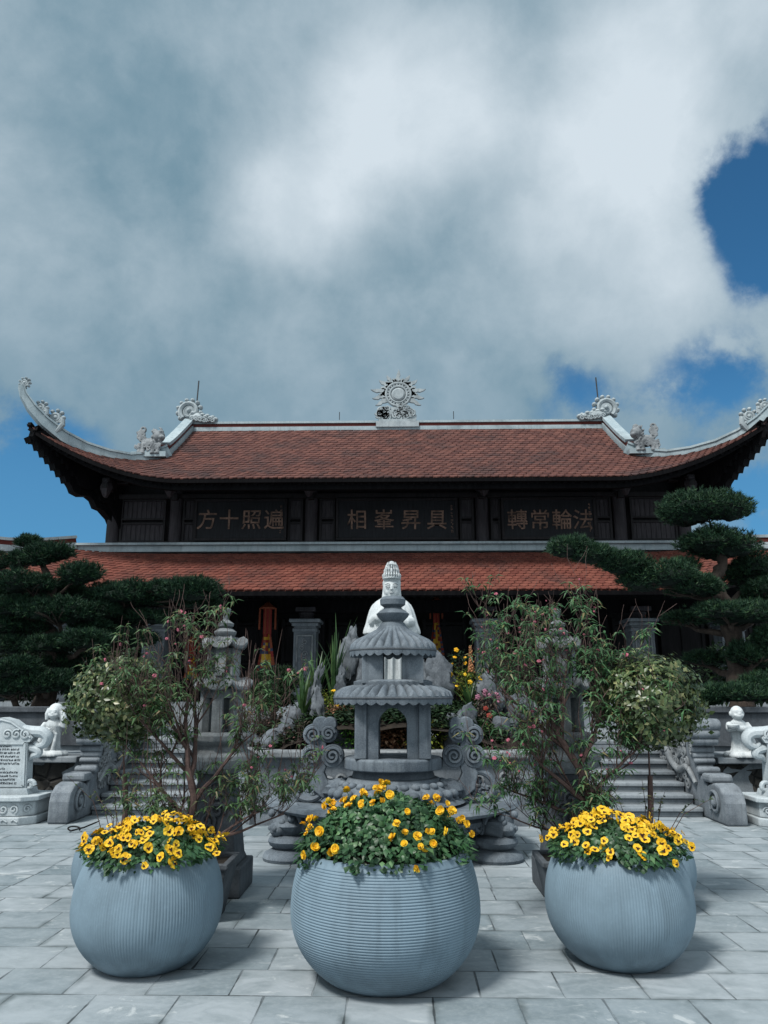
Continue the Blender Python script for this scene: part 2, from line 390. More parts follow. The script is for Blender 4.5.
bright = addall([wt(nt.ramp(n1, .3, .7), .16), wt(nt.ramp(n2, .28, .74), .24),
    wt(nt.ramp(n3, .32, .68), .09), wt(nt.ramp(n4, .36, .66), .13), -.06, wt(blob(300, 205, 64, .8), .60), wt(blob(430, 130, 80, .8), .66), wt(blob(345, 150, 60), .22), wt(blob(590, 90, 90), .30), wt(blob(720, 30, 110), .42),
    wt(blob(600, 230, 110), .28), wt(blob(690, 300, 80), .28), wt(blob(0, 215, 55), .22), wt(blob(360, 5, 70), .16), wt(blob(540, 290, 60), .15), wt(blob(640, 160, 80), .22),
    wt(blob(170, 110, 120), -.02), wt(blob(460, 235, 55), -.22), wt(blob(560, 35, 50), -.16), wt(blob(735, 95, 30), -.25), wt(blob(250, 330, 150), -.04), wt(blob(560, 340, 80), -.10)])
cloud = nt.mix(nt.ramp(bright, .0, 1.05, smooth=False), (1.65, 2.85, 3.65), (6.6, 7.5, 8.2))
sep = nt.new('ShaderNodeSeparateXYZ'); nt.l.new(d0, sep.inputs[0])
cloud = nt.mix(nt.ramp(sep.outputs['Z'], .26, .50, .55, 0), cloud, (1.55, 2.8, 3.75))
behind = nt.ramp(sep.outputs['Y'], .35, -.35)            # unseen cloud behind the viewer, brightened as added fill light
cloud = nt.mix(nt.math('MULTIPLY', behind, .75), cloud, (8.2, 8.8, 9.2))
blue = addall([wt(blob(758, 155, 40, 1.0), .95), wt(blob(770, 215, 48, 1.0), 1.0), wt(blob(752, 252, 32, 1.0), .6), wt(blob(732, 190, 24, 1.0), .35), wt(blob(712, 366, 45), .50), wt(blob(575, 390, 40), .60), wt(blob(640, 396, 40), .25), wt(blob(752, 520, 56), 1.0),
    wt(blob(15, 550, 118, .6), 1.1), wt(blob(110, 545, 60), .7), wt(blob(-160, 540, 190), .8), wt(blob(930, 540, 200), .7), wt(blob(480, 410, 70, 1.2), .22)])
gate = nt.math('MULTIPLY', blue, 2.2, clamp=True)
wisp = addall([nt.ramp(n2, .3, .7, .14, -.26), nt.ramp(n4, .33, .67, .36, -.62), nt.ramp(n3, .35, .65, .12, -.24)])
blue = nt.math('ADD', blue, nt.math('MULTIPLY', wisp, gate))
kb = nt.ramp(blue, .05, 1.05)
clear = nt.mix(1.0, sky.outputs[0], (.40, .92, 1.10), 'MULTIPLY')
haze = nt.ramp(sep.outputs['Z'], -.02, .12, 1, 0)
low = nt.ramp(sep.outputs['Z'], .2, .42, .55, 0)
clear = nt.mix(low, clear, (.95, 2.9, 5.2))
out = nt.mix(kb, cloud, clear); out = nt.mix(nt.math('MULTIPLY', haze, .6), out, (3.0, 3.9, 4.6))
nt.l.new(out, bg.inputs['Color']); bg.inputs['Strength'].default_value = .1
w.cycles.sampling_method = 'MANUAL'; w.cycles.sample_map_resolution = 256
sl = bpy.data.lights.new('sun', 'SUN'); so = bpy.data.objects.new('sun', sl); COL.objects.link(so)
sl.energy = 3.6; sl.angle = math.radians(12); sl.color = (1.0, .965, .92)
so.rotation_euler = (-sdir).to_track_quat('-Z', 'Y').to_euler(); so.location = (0, 0, 30)

# ------------------------------------------------------------------ the setting
g = MB(); g.add([(-900, -900, 0), (900, -900, 0), (900, 900, 0), (-900, 900, 0)], [(0, 1, 2, 3)])
tag(g.build('ground', M['paving'], smooth=False), kind='structure', label='blue grey slate paving of the temple court')
RISE, TREAD, SX0, SX1, NST, SY = .127, .32, 2.35, 4.165, 7, 11.12
TZ = RISE*NST
t = MB()
t.box((0, 23, TZ/2-.002), (26, 32-2*4.1, TZ-.004))                        # the terrace behind the stairs: y 11.1..
for sx in (-1, 1): t.box((sx*8.6, 11.78+.0, (TZ-.10)/2), (8.2, .62, TZ-.104))
t.v = [(x, max(y, 13.05) if abs(y-11.1) < .2 and z < TZ+.01 and abs(x) > 12.9 else y, z) for x, y, z in t.v]
tag(t.build('terrace', M['stair'], smooth=False), kind='structure', label='raised stone terrace in front of the temple')

# stairs
for sx, lab in ((-1, 'grey stone stair flight on the left of the rockery basin'), (1, 'grey stone stair flight on the right of the rockery basin')):
    root = empty('staircase', (sx*(SX0+SX1)/2, SY, 0), lab, 'stairs', 'twin stone stair flights beside the basin')
    for i in range(NST):
        b = MB(); y0 = SY+i*TREAD; h = RISE*(i+1)
        b.box((sx*(SX0+SX1)/2, (y0+.035+13.06)/2, h/2-.03), (SX1-SX0, 13.06-y0-.035, h-.06))
        b.box((sx*(SX0+SX1)/2, y0+.22, h-.029), (SX1-SX0, .44, .055))
        b.build('step', M['stair'], root, smooth=False, bevel=.012)

# carved scroll ramps beside the stairs
def ramp_wall(sx, lab):
    root = empty('stair_balustrade', (sx*4.25, 11.3, 0), lab, 'balustrade', 'carved stone scroll balustrades of the stairs')
    fr = lambda u, v, d: (sx*d, u, v)
    # (y, z) side profile of the wall, from the foot up to the dragon head
    P = [(10.95, .0), (10.95, .42), (11.06, .50), (11.22, .58), (11.30, .70), (11.32, .86), (11.24, .95), (11.20, 1.02), (11.20, 1.22), (11.28, 1.27), (11.9, 1.27), (12.0, 1.2), (12.3, 1.12), (13.3, 1.12), (13.3, 0)]
    MB().prism(P, 4.18, 4.42, fr).build('wall', M['grey'], root, smooth=False, bevel=.03)
    # the foot: block with a volute
    v = MB(); Q = [(10.50, 0), (10.50, .26), (10.53, .36), (10.62, .44), (10.74, .47), (10.86, .45), (10.97, .40), (10.97, 0)]
    v.prism([((a-10.97)*1.25+10.97, b*1.04) for a, b in Q], 4.17, 4.44, fr)
    foot = v.build('foot_block', M['grey'], root, smooth=False, bevel=.025)
    for d in (4.155, 4.455):
        s = MB(); s.tube(spiral((10.68, .245), .17, .03, 1.7, lambda a, b: Vector((sx*d, a, b)), 34, start=-.6), .024, 6); s.blob((sx*d, 10.68, .245), .05)
        s.build('volute', M['grey'], foot)
    c = MB(); c.box((sx*4.30, 10.90, .53), (.31, .30, .11)); c.build('cap_moulding', M['grey'], root, smooth=False, bevel=.035)
    # rolled cloud head above: stacked bolsters
    hd = MB()
    for z, r, y, e in ((1.20, .085, 11.20, .07), (1.085, .07, 11.20, .05), (.985, .06, 11.22, .03), (.87, .05, 11.30, 0), (.79, .045, 11.30, -.01), (.715, .04, 11.28, -.01), (.60, .05, 11.17, 0)):
        hd.tube([(sx*(4.14-e), y, z), (sx*(4.17-e), y, z), (sx*(4.42+e), y, z), (sx*(4.45+e), y, z)], [r*.75, r, r, r*.75], 14)
    hd.box((sx*4.29, 11.58, 1.24), (.40, .72, .09))
    hd.build('cloud_head', M['grey'], root, bevel=.012)
    # dragon carved on the inner side: a winding body, mane curls and the raised skull
    dr = MB(); pts = [(sx*4.16, 11.30+.30*i+.0, .42+.095*i+.10*math.sin(i*1.9)) for i in range(7)]
    dr.tube(smooth(pts), smoothr([.03, .045, .055, .06, .065, .07, .06]), 10)
    for i in range(70):
        dr.tube(spiral((11.35+rnd.random()*1.6, .35+rnd.random()*.6), .085, .015, 1.4, lambda a, b: Vector((sx*4.17, a, b+(a-11.3)*.12)), 18, start=rnd.random()*6), .020, 5)
    dr.blob((sx*4.2, 12.55, 1.24), (.10, .22, .11), rough=.35, freq=2.5, seed=3); dr.blob((sx*4.2, 12.2, 1.27), (.11, .14, .09), rough=.3, freq=3, seed=5)
    for i in range(5): dr.tube([(sx*4.22, 12.5+.12*i, 1.28), (sx*4.22, 12.58+.14*i, 1.38), (sx*4.22, 12.70+.14*i, 1.36)], [.04, .03, .006], 6)
    dr.build('dragon_relief', M['lantern'], root)
ramp_wall(-1, 'dark carved balustrade with scroll foot beside the left stele')
ramp_wall(1, 'grey carved dragon balustrade beside the right child statue')

# rubble retaining walls
for sx, lab in ((-1, 'dark rubble retaining wall under the smiling long-haired child statue'), (1, 'dark rubble retaining wall under the bald child statue')):
    root = empty('retaining_wall', (sx*8.5, 11.4, 0), lab, 'wall', 'rubble retaining walls of the terrace')
    b = MB(); n = 44
    vs, fs = [], []
    for j in range(9):
        for i in range(n):
            x = 4.50+8.0*i/(n-1); z = .66*j/8; y = 11.46+.10*(1-j/8)*0-.07*mnoise.fractal(Vector((x*3, z*3, sx*2)), 1, 2, 4)
            vs.append((sx*x, y, z))
    fs = [(j*n+i, j*n+i+1, (j+1)*n+i+1, (j+1)*n+i) for j in range(8) for i in range(n-1)]
    b.add(vs, fs); b.box((sx*8.5, 11.62, .33), (8.0, .2, .66))
    b.build('stonework', M['rubble'], root)
    MB().box((sx*8.5, 11.56, .715), (8.0, .5, .085)).build('coping', M['stair'], root, smooth=False, bevel=.015)

# ------------------------------------------------------------------ temple
T = empty('temple', (0, 20, 0), 'dark timber temple with two red tiled roofs and upturned corners', 'temple')
YE, ZE, YR, ZR, XG, XC = 18.0, 6.74, 22.3, 9.53, 6.35, 9.2
def lift(x): s = max(0.0, (abs(x)/XC-.58)/.42); return 1.42*s**1.8
def roof_up(x, y):                                   # height of the upper front slope
    ze = ZE+lift(x)
    if abs(x) <= XG:
        v = (y-YE)/(YR-YE); return ZE+(y-YE)*(ZR-ZE)/(YR-YE)+lift(x)*max(0, 1-v*1.6)**1.5-.10*math.sin(PI*max(0, min(1, v)))
    s = (abs(x)-XG)/(XC-XG); yt = 20.0-2.0*s; zt = 7.90-.62*s*(1-s)*4*.5+(ZE+1.42+.03-7.90)*s**1.6
    yt = max(yt, YE+.02); v = min(1, max(0, (y-YE)/(yt-YE))); return ze+(zt-ze)*v
def yt_up(x):
    if abs(x) <= XG: return YR
    return 20.0-2.0*(abs(x)-XG)/(XC-XG)
def tiles(mb, zf, ytop, y0, xmax, dx, dy, flip=None):
    j = 0; y = y0
    ymax = max(ytop(i*xmax/40) for i in range(41))
    while y < ymax-.02:
        o = (j % 2)*.5; n = int(xmax/dx)+1
        for i in range(-n, n+1):
            x = (i+o)*dx
            if abs(x) > xmax or y > ytop(x)-.01: continue
            y2 = min(y+dy*1.35, ytop(x)+.02); jx = rnd.uniform(-.004, .004); jz = rnd.uniform(-.004, .006)
            pts = []
            for px_, py_, h in ((-.5, y+dy*.28, .030), (0, y-.02, .040), (.5, y+dy*.28, .030), (.5, y2, .006), (-.5, y2, .006)):
                X = max(-xmax, min(xmax, x+px_*dx*.96+jx)); pts.append((X, py_, zf(X, min(py_, ytop(X)))+h+jz))
            b = [(p[0], p[1]+.004, p[2]-.028) for p in pts[:3]]
            mb.add(pts+b, [(0, 1, 2, 3, 4), (0, 5, 6, 1), (1, 6, 7, 2)])
        y += dy; j += 1
def sheet(mb, f, xs, k=10, dz=0.0):
    n = len(xs); vs = []
    for j in range(k+1):
        for x in xs: vs.append(f(x, j/k, dz))
    mb.add(vs, [(j*n+i, j*n+i+1, (j+1)*n+i+1, (j+1)*n+i) for j in range(k) for i in range(n-1)])
xs = [-XC+2*XC*i/72 for i in range(73)]
up = MB(); tiles(up, roof_up, yt_up, YE, XC, .2, .17)
UP = up.build('upper_roof', M['tile_up'], T, smooth=False)
bed = MB()
sheet(bed, lambda x, v, dz: (x, YE+.03+(yt_up(x)-YE-.03)*v, roof_up(x, YE+.03+(yt_up(x)-YE-.03)*v)-.03), xs, 14)
MIR = lambda p: (p[0], 2*YR-p[1], p[2])
sheet(bed, lambda x, v, dz: MIR((x, YE+(yt_up(x)-YE)*v, roof_up(x, YE+(yt_up(x)-YE)*v))), xs, 14)
# side slopes
def xsd(yy): return XC-.55*(1-max(0.0, 1-(yy-YE)/4.3)**1.5)
for sx in (-1, 1):
    for k in range(1):
        vs = []; n = 40
        for j in range(9):
            for i in range(n+1):
                q = i/n; y = YE+(2*YR-2*YE)*q; yy = min(y, 2*YR-y); v = j/8
                s = min(1.0, (yy-YE)/2.0); xt = XC-(XC-XG)*min(s, 1.0); lf = 1.52*max(0.0, 1-(yy-YE)/4.3)**1.25
                z0 = ZE+lf; zt = roof_up(xt, min(max(yt_up(xt)-.0, YE), 20.0)) if xt < XC-.01 else ZE+1.52
                vs.append((sx*(xsd(yy)+(min(xt, xsd(yy))-xsd(yy))*v), y, z0+(zt-z0)*v-.02))
        bed.add(vs, [(j*(n+1)+i, j*(n+1)+i+1, (j+1)*(n+1)+i+1, (j+1)*(n+1)+i) for j in range(8) for i in range(n)])
    bed.add([(sx*6.3, 20.0, 7.85), (sx*6.3, 24.6, 7.85), (sx*6.3, YR, ZR)], [(0, 1, 2)])
bed.build('tile_bed', M['tile_up'], UP, smooth=False)

# eave timber under the upper roof
ev = MB()
ex = [-XC+.05+2*(XC-.05)*i/72 for i in range(73)]
for a, b in zip(ex, ex[1:]):
    ev.beam((a, YE+.05, ZE+lift(a)-.05), (b, YE+.05, ZE+lift(b)-.05), .10, .09)
    ev.beam((a*.985, YE+.22, ZE+lift(a)-.17), (b*.985, YE+.22, ZE+lift(b)-.17), .12, .14)
for i in range(-42, 43):
    x = i*.215
    y1 = min(20.05, yt_up(x)+.12)
    ev.beam((x, YE+.10, ZE+lift(x)-.10), (x*.985, y1, roof_up(x, min(y1, yt_up(x)))-.16), .07, .09)
sheet(ev, lambda x, v, dz: (x*.99, YE+.05+(max(yt_up(x), YE+.06)-YE-.05)*v*.98, roof_up(x, YE+(yt_up(x)-YE)*v*.98)-.085), xs, 8)
sheet(ev, lambda x, v, dz: (x*.99, 2*YR-(YE-.03+(max(yt_up(x), YE+.06)-YE+.03)*v*.98), roof_up(x, YE+(yt_up(x)-YE)*v*.98)-.085), xs, 8)
for sx in (-1, 1):                                  # side eaves
    yy = [YE+(2*YR-2*YE)*i/40 for i in range(41)]
    lf = lambda y: 1.52*max(0.0, 1-(min(y, 2*YR-y)-YE)/4.3)**1.25
    for a, b in zip(yy, yy[1:]):
        xa, xb = xsd(min(a, 2*YR-a)), xsd(min(b, 2*YR-b))
        ev.beam((sx*(xa-.05), a, ZE+lf(a)-.06), (sx*(xb-.05), b, ZE+lf(b)-.06), .1, .10)
        ev.beam((sx*(xa-.22), a, ZE+lf(a)-.18), (sx*(xb-.22), b, ZE+lf(b)-.18), .12, .14)
    vs = [(sx*(xsd(min(y, 2*YR-y))+.03), y, ZE+lf(y)-.055) for y in yy]+[(sx*7.6, min(max(y, 20), 24.6), 7.25) for y in yy]
    ev.add(vs, [(i, i+1, 42+i, 41+i) for i in range(40)])
    for y in yy[2:-2]: ev.beam((sx*(xsd(min(y, 2*YR-y))-.08), y, ZE+lf(y)-.11), (sx*7.5, min(max(y, 20.1), 24.5), 7.15), .07, .09)
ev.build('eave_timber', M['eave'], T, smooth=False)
# corner brackets: stacked scalloped timbers from the wall corner out to the roof corner
for sx in (-1, 1):
    c0 = Vector((sx*7.55, 20.05, 0)); c1 = Vector((sx*9.12, 18.02, 0)); L = (c1-c0).length; u = (c1-c0)/L; nrm = Vector((-u.y, u.x, 0))
    for th, sh in ((.26, 0.0), (.5, .16)):
        topz = lambda q: 7.30+(ZE+1.40-7.30)*q**1.7
        bot = [(0, 5.75), (.05, 5.95), (.10, 6.18), (.18, 6.36), (.26, 6.40), (.30, 6.58), (.36, 6.66), (.44, 6.62), (.52, 6.68), (.55, 6.82)]
        q = .58
        while q < .97: bot += [(q, 6.84+(q-.55)*2.2), (q+.03, 6.80+(q-.55)*2.2+.02), (q+.05, 6.90+(q-.52)*2.2)]; q += .062
        bot += [(1.0, 7.70), (1.03, 7.83), (.99, 7.86)]
        prof = [(a*L*(1 if sh == 0 else .93), b+sh) for a, b in bot]+[(a/20*L*.97, topz(a/20)) for a in range(20, -1, -1)]
        m = MB(); m.prism(prof, -th/2, th/2, lambda a, b, d: Vector((c0.x+u.x*a+nrm.x*d, c0.y+u.y*a+nrm.y*d, b)))
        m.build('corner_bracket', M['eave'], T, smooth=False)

# upper wall, columns, panels
WY = 20.0
m = MB(); m.box((0, WY+2.4, 6.5), (15.2, 4.6, 2.2)); m.build('upper_wall', M['wood'], T, smooth=False)
for x in (-7.58, -5.9, -2.27, 2.27, 5.9, 7.58):
    m = MB(); m.lathe([(.17, 5.45), (.17, 7.35)], 18, (x, WY-.02, 0)); col = m.build('post', M['wood2'], T)
    k = MB(); zt = 6.93
    k.box((x, WY-.35, zt+.10), (.20, .9, .22)); k.box((x, WY-.62, zt-.02), (.16, .5, .14)); k.box((x, WY-.16, zt-.18), (.16, .3, .18))
    for dz in (0, .13): k.box((x, WY-.2, zt+.22+dz), (.8-dz, .16, .10))
    k.build('bracket', M['wood'], col, smooth=False, bevel=.015)
    b = MB(); b.lathe([(.02, -.30), (.06, -.27), (.11, -.16), (.155, -.02), (.14, .06), (.10, .12), (.12, .14), (.09, .2)], 12, (x, WY-.72, zt-.02), fn=lambda r, z, t, j: (r*(1+.10*math.cos(6*t)), z))
    b.build('carved_pendant', M['wood2'], col)
b = MB()
b.box((0, WY-.15, 7.28), (15.4, .26, .26)); b.box((0, WY-.12, 6.78), (15.2, .14, .12)); b.box((0, WY-.08, 5.52), (15.3, .10, .09)); b.build('tie_beam', M['wood'], T, smooth=False)
def panel(x0, x1):
    p = MB(); z0, z1, zm = 5.58, 6.70, 6.12
    for a, b_ in ((z0, zm-.07), (zm+.07, z1)):
        p.box(((x0+x1)/2, WY-.03, (a+b_)/2), (x1-x0, .03, b_-a))
        n = max(2, int((x1-x0)/.12))
        for i in range(n+1): p.box((x0+(x1-x0)*i/n, WY-.05, (a+b_)/2), (.018, .03, b_-a))
    fr = MB()
    for z in (z0, zm-.06, zm+.06, z1): fr.box(((x0+x1)/2, WY-.06, z), (x1-x0+.06, .07, .05))
    for x in (x0, x1): fr.box((x, WY-.058, (z0+z1)/2), (.055, .075, z1-z0))
    o = p.build('wall_panel', M['wood2'], T, smooth=False); fr.build('frame', M['wood'], o, smooth=False)
for a, b in ((-7.35, -6.2), (-5.68, -5.40), (-2.86, -2.52), (-2.02, -1.66), (1.70, 2.02), (2.52, 2.72), (5.28, 5.65), (6.2, 7.35)): panel(a, b)
rg = random.Random(4)
def strokes(mb, u, v, w, h, frame, n=5, th=.12):     # one worn, unreadable sign
    for k in range(n):
        if rg.random() < .55: a, b_, c, d_ = u-w*.45, v+h*(rg.random()-.5)*.9, w*.9*rg.uniform(.5, 1), h*th
        else: a, b_, c, d_ = u+w*(rg.random()-.5)*.8, v-h*.45, w*th, h*.9*rg.uniform(.5, 1)
        mb.prism([(a, b_), (a+c, b_), (a+c, b_+d_), (a, b_+d_)], 0, 1, frame)
for x0, x1, word, cx in ((-5.36, -2.90, '方十照遍', (207, 229, 251.5, 274)), (-1.60, 1.62, '相峯昇具', (357, 384, 411, 437)), (2.76, 5.24, '轉常輪法', (517.5, 540, 562, 583))):
    b = MB(); zc = (5.56+6.70)/2; b.box(((x0+x1)/2, WY-.16, zc), (x1-x0-.14, .06, 1.02))
    pl = b.build('plaque', M['board'], T, smooth=False)
    f = MB(); W, H = x1-x0, 1.14
    for z in (zc-H/2+.035, zc+H/2-.035): f.box(((x0+x1)/2, WY-.175, z), (W, .10, .07))
    for x in (x0+.035, x1-.035): f.box((x, WY-.174, zc), (.07, .10, H-.14))
    f.build('frame', M['wood'], pl, smooth=False, bevel=.012)
    lt = MB()
    for ch, px in zip(word, cx):
        V, F = text_mesh(ch, .60, .012); q = at(px, 521, WY-.2); sh = rnd.uniform(-.04, .08)
        lt.add([(q.x+a[0]*.92+a[1]*sh, WY-.20-a[2], q.z+a[1]*.95) for a in V], F)
    lt.build('lettering', M['gilt'], pl, smooth=False)
    s = MB()
    for i in range(8): strokes(s, x1-.16, zc+.36-.10*i, .06, .07, lambda u, v, d: (u, WY-.197+d*.008, v), 4, .16)
    s.build('signature', M['gilt'], pl, smooth=False)

# white ridges
def ridge3(mb, p0, p1, h, w):                        # plaster base, recessed red band, plaster cap
    p0, p1 = Vector(p0), Vector(p1); up_ = Vector((0, 0, 1))
    mb.mat(0).beam(p0+up_*h*.22, p1+up_*h*.22, w, h*.44); mb.mat(1).beam(p0+up_*h*.60, p1+up_*h*.60, w*.7, h*.34); mb.mat(0).beam(p0+up_*h*.87, p1+up_*h*.87, w*.95, h*.2)
rm = MB(); ridge3(rm, (-XG-.05, YR-.02, ZR-.12), (XG+.05, YR-.02, ZR-.12), .34, .30)
RG = rm.build('main_ridge', [M['plaster'], M['red']], T, smooth=False)
for sx in (-1, 1):
    g_ = MB(); pts = [(sx*XG, YR-.1-i*2.2/6, roof_up(XG, YR-.1-i*2.2/6)-.02) for i in range(7)]
    for a, b in zip(pts, pts[1:]): ridge3(g_, a, b, .44, .30)
    g_.build('gable_ridge', [M['plaster'], M['red']], T, smooth=False)
    # sweeping hip ridge with its curled tip
    key = [(168, 449, 20.0), (150, 456, 19.85), (130, 457.5, 19.6), (108, 453.5, 19.3), (85, 446, 19.0), (64, 435, 18.65), (46, 421, 18.35), (33, 407, 18.15), (25, 395, 18.05), (22, 385.5, 18.0)]
    hh = [.30, .30, .30, .30, .29, .28, .25, .20, .15, .11]
    P = [at(x, y, Y) for x, y, Y in key]; P = [Vector((sx*-p.x*(1 if sx < 0 else 1+.018*min(1, max(0, (-p.x-6.6)/2))), p.y, p.z-(0 if sx < 0 else .10*min(1, max(0, (-p.x-7)/2))))) for p in P]
    h = MB(); vs = []; F = []
    for i, p in enumerate(P):
        d = (P[min(i+1, len(P)-1)]-P[max(i-1, 0)]).normalized(); sd = d.cross(Vector((0, 0, 1))).normalized(); n_ = sd.cross(d).normalized()
        if n_.z < 0: n_ = -n_
        k = hh[i]
        for a, b in ((-.13, -1), (-.13, .15), (-.16, .15), (-.16, .38), (.16, .38), (.16, .15), (.13, .15), (.13, -1)):
            vs.append(p+sd*a*(.6+.4*min(1, k/.3))+n_*b*k*.8)
    for i in range(len(P)-1):
        for j in range(8): F.append((i*8+j, i*8+(j+1) % 8, (i+1)*8+(j+1) % 8, (i+1)*8+j))
    F += [tuple(range(8)), tuple(reversed(range(8*(len(P)-1), 8*len(P))))]
    h.add(vs, F); hip = h.build('hip_ridge', M['plaster'], T, smooth=False)
    for (px, py, Y, r) in ((25, 383, 18.0, .13), (41, 408, 18.25, .17), (56, 418, 18.45, .20)):
        c = at(px, py, Y); c = Vector((sx*-c.x*(1 if sx < 0 else 1.018), c.y, c.z-(0 if sx < 0 else .10))); s = MB(); fr = lambda a, b: Vector((c.x+a*sx, c.y-.02, c.z+b))
        s.tube(spiral((0, 0), r*.78, r*.12, 2.0, fr, 36, start=PI), r*.20, 7)
        s.blob((c.x, c.y+.02, c.z), (r*.8, .06, r*.8)); s.blob((c.x, c.y-.03, c.z), r*.25)
        for k in range(9): s.blob((c.x+math.cos(k*.7)*r, c.y, c.z+math.sin(k*.7)*r), (r*.26, .07, r*.26), (6, 8))
        if r > .14:
            s.tube([(c.x+sx*-r*.9, c.y, c.z), (c.x+sx*-r*.95, c.y, c.z-r*.9), (c.x-sx*r*.2, c.y, c.z-r*1.9)], [r*.3, r*.36, r*.3], 8)
        s.build('scroll_finial', M['carving'], hip)
    # guardian lion at the break of the ridge
    rnd_ = [rnd.uniform(-.3, .32) for i in range(20)]
    q = at(150, 455, 19.8); q = Vector((sx*-q.x, 19.78, q.z)); l = MB()
    l.blob((q.x, q.y, q.z+.30), (.27, .17, .17)); l.blob((q.x-sx*.24, q.y-.06, q.z+.50), (.16, .16, .17)); l.blob((q.x-sx*.34, q.y-.14, q.z+.44), (.09, .10, .07))
    for a in (-.22, -.1, .14, .24): l.tube([(q.x+a*sx, q.y-.08, q.z+.28), (q.x+a*sx*1.1, q.y-.10, q.z+.1), (q.x+a*sx*1.1, q.y-.14, q.z-.02)], [.09, .06, .07], 8)
    for k in range(14): l.blob((q.x-sx*(.10+.16*rnd.random()), q.y-.05+.2*(rnd.random()-.5), q.z+.42+.28*rnd.random()), .055, (6, 8))
    for k in range(5): l.tube(spiral((0, 0), .10, .02, 1.3, lambda a, b: Vector((q.x+sx*(.22+.05*(k % 2))+a, q.y-.05, q.z+.42+.07*k+b)), 14, start=k), .035, 6)
    l.tube([(q.x-sx*.3, q.y-.05, q.z+.6), (q.x-sx*.28, q.y-.05, q.z+.72), (q.x-sx*.2, q.y, q.z+.78)], [.04, .035, .015], 6); l.tube([(q.x-sx*.12, q.y-.05, q.z+.6), (q.x-sx*.06, q.y-.05, q.z+.74)], [.04, .015], 6)
    for k in range(26): l.blob((q.x-sx*(.05+.28*rnd.random()), q.y-.06-.1*rnd.random(), q.z+.30+.36*rnd.random()), rnd.uniform(.03, .055), (5, 7))
    for k in range(10): l.tube(spiral((0, 0), .07, .015, 1.2, lambda a, b: Vector((q.x+sx*rnd_[k]+a, q.y-.15, q.z+.12+.3*abs(rnd_[-1-k])*1.6+b)), 12, start=k), .022, 5)
    fuse(l.build('lion_figure', M['lantern'], hip), .014, 0)
    MB().box((q.x, 19.8, q.z-.02), (.95, .34, .14)).build('lion_plinth', M['plaster'], hip, smooth=False)
    # dragon-scroll at the ridge end
    d = MB(); Z0 = ZR+.34; c = (sx*(XG+.06), Z0+.48)
    fr = lambda a, b: Vector((sx*a, YR-.04, b))
    d.tube(spiral((6.42, Z0+.44), .42, .08, 1.9, fr, 46, start=-.9), [.13-.002*i for i in range(47)], 8)
    d.blob((sx*6.42, YR-.02, Z0+.44), (.34, .10, .34)); d.blob((sx*6.42, YR-.1, Z0+.44), .10)
    for k in range(11): a = -.7+k*.5; d.blob((sx*(6.42+.50*math.cos(a)), YR-.04, Z0+.44+.50*math.sin(a)), (.10, .12, .10), (6, 8))
    pp = [(6.30, Z0+.02), (6.05, Z0+.10), (5.8, Z0+.05), (5.55, Z0-.02), (5.3, Z0-.0)]
    d.tube([fr(*p) for p in pp], [.22, .24, .2, .16, .08], 9)
    for k in range(16): d.blob((sx*(6.3-.07*k), YR-.06-.1*rnd.random(), Z0+.22-.014*k+.10*math.sin(k*2.1)), (.12, .12, .10), (6, 8))
    for k in range(6): d.tube(spiral((6.2-.17*k, Z0+.02-.02*k), .11, .02, 1.4, lambda a, b: Vector((sx*a, YR-.24, b)), 16, start=k*1.3), .035, 6)
    d.v = [(sx*6.28+(x-sx*6.28)*.72, y, ZR+.12+(z-ZR-.12)*.72) for x, y, z in d.v]
    d.build('dragon_finial', M['carving'], RG)
    r_ = MB(); r_.tube([(sx*6.20, YR, ZR+.3), (sx*6.16, YR, ZR+1.62)], .022, 6); r_.build('lightning_rod', M['metal'], RG); r_ = MB(); r_.tube([(sx*1.75, YR, ZR+.3), (sx*1.75, YR, ZR+.55)], .012, 6); r_.build('lightning_rod', M['metal'], RG)
# flaming sun on the middle of the ridge
s = MB(); cy_, cz = YR-.06, ZR+1.08
frs = lambda u, v, d: (u, cy_+d, cz+v)
s.lathe([(.0, -.10), (.2, -.10), (.27, -.05), (.27, .05), (0, .05)], 28, (0, 0, 0)); s.v = [(x, cy_+z, cz+y) for x, y, z in s.v]
n0 = len(s.v)
for R_, r_ in ((.33, .045), (.47, .05)):
    s.tube([frs(R_*math.cos(a*PI/24), R_*math.sin(a*PI/24), -.04) for a in range(49)], r_, 7)
s.prism([(.5*math.cos(a*PI/16), .5*math.sin(a*PI/16)) for a in range(32)], 0, .07, frs)
for k in range(22): a = k*2*PI/22; s.blob(frs(.40*math.cos(a), .40*math.sin(a), -.03), (.05, .05, .05), (5, 6))
for ang, L in ((90, .58), (62, .46), (118, .46), (40, .5), (140, .5), (12, .62), (168, .62), (-8, .55), (188, .55), (-26, .52), (206, .52), (76, .25), (104, .25), (50, .28), (130, .28), (26, .3), (154, .3), (2, .3), (178, .3)):
    a = math.radians(ang); e = Vector((math.cos(a), math.sin(a))); f_ = Vector((-e.y, e.x)); R0 = .46
    wv = [(0, .10), (.25, .115), (.45, .06), (.6, .075), (.85, .03), (1, 0)]
    sg = 1 if math.cos(a) >= 0 else -1
    A = [e*(R0+L*q)+f_*(w_+.03*math.sin(q*6)*sg) for q, w_ in wv]; B = [e*(R0+L*q)+f_*(-w_+.03*math.sin(q*6)*sg) for q, w_ in wv[:-1]]
    s.prism([tuple(p) for p in A]+[tuple(p) for p in reversed(B)], -.05, .05, frs)
s.v = [(x*.80+.06, cy_+(y-cy_)*.8, cz+(z-cz)*.80) for x, y, z in s.v]
sun_o = s.build('sun_ornament', M['carving'], RG, smooth=False)
b = MB(); b.box((.03, YR-.04, ZR+.08), (1.30, .36, .18)); b.box((.03, YR-.05, ZR+.20), (1.12, .30, .08))
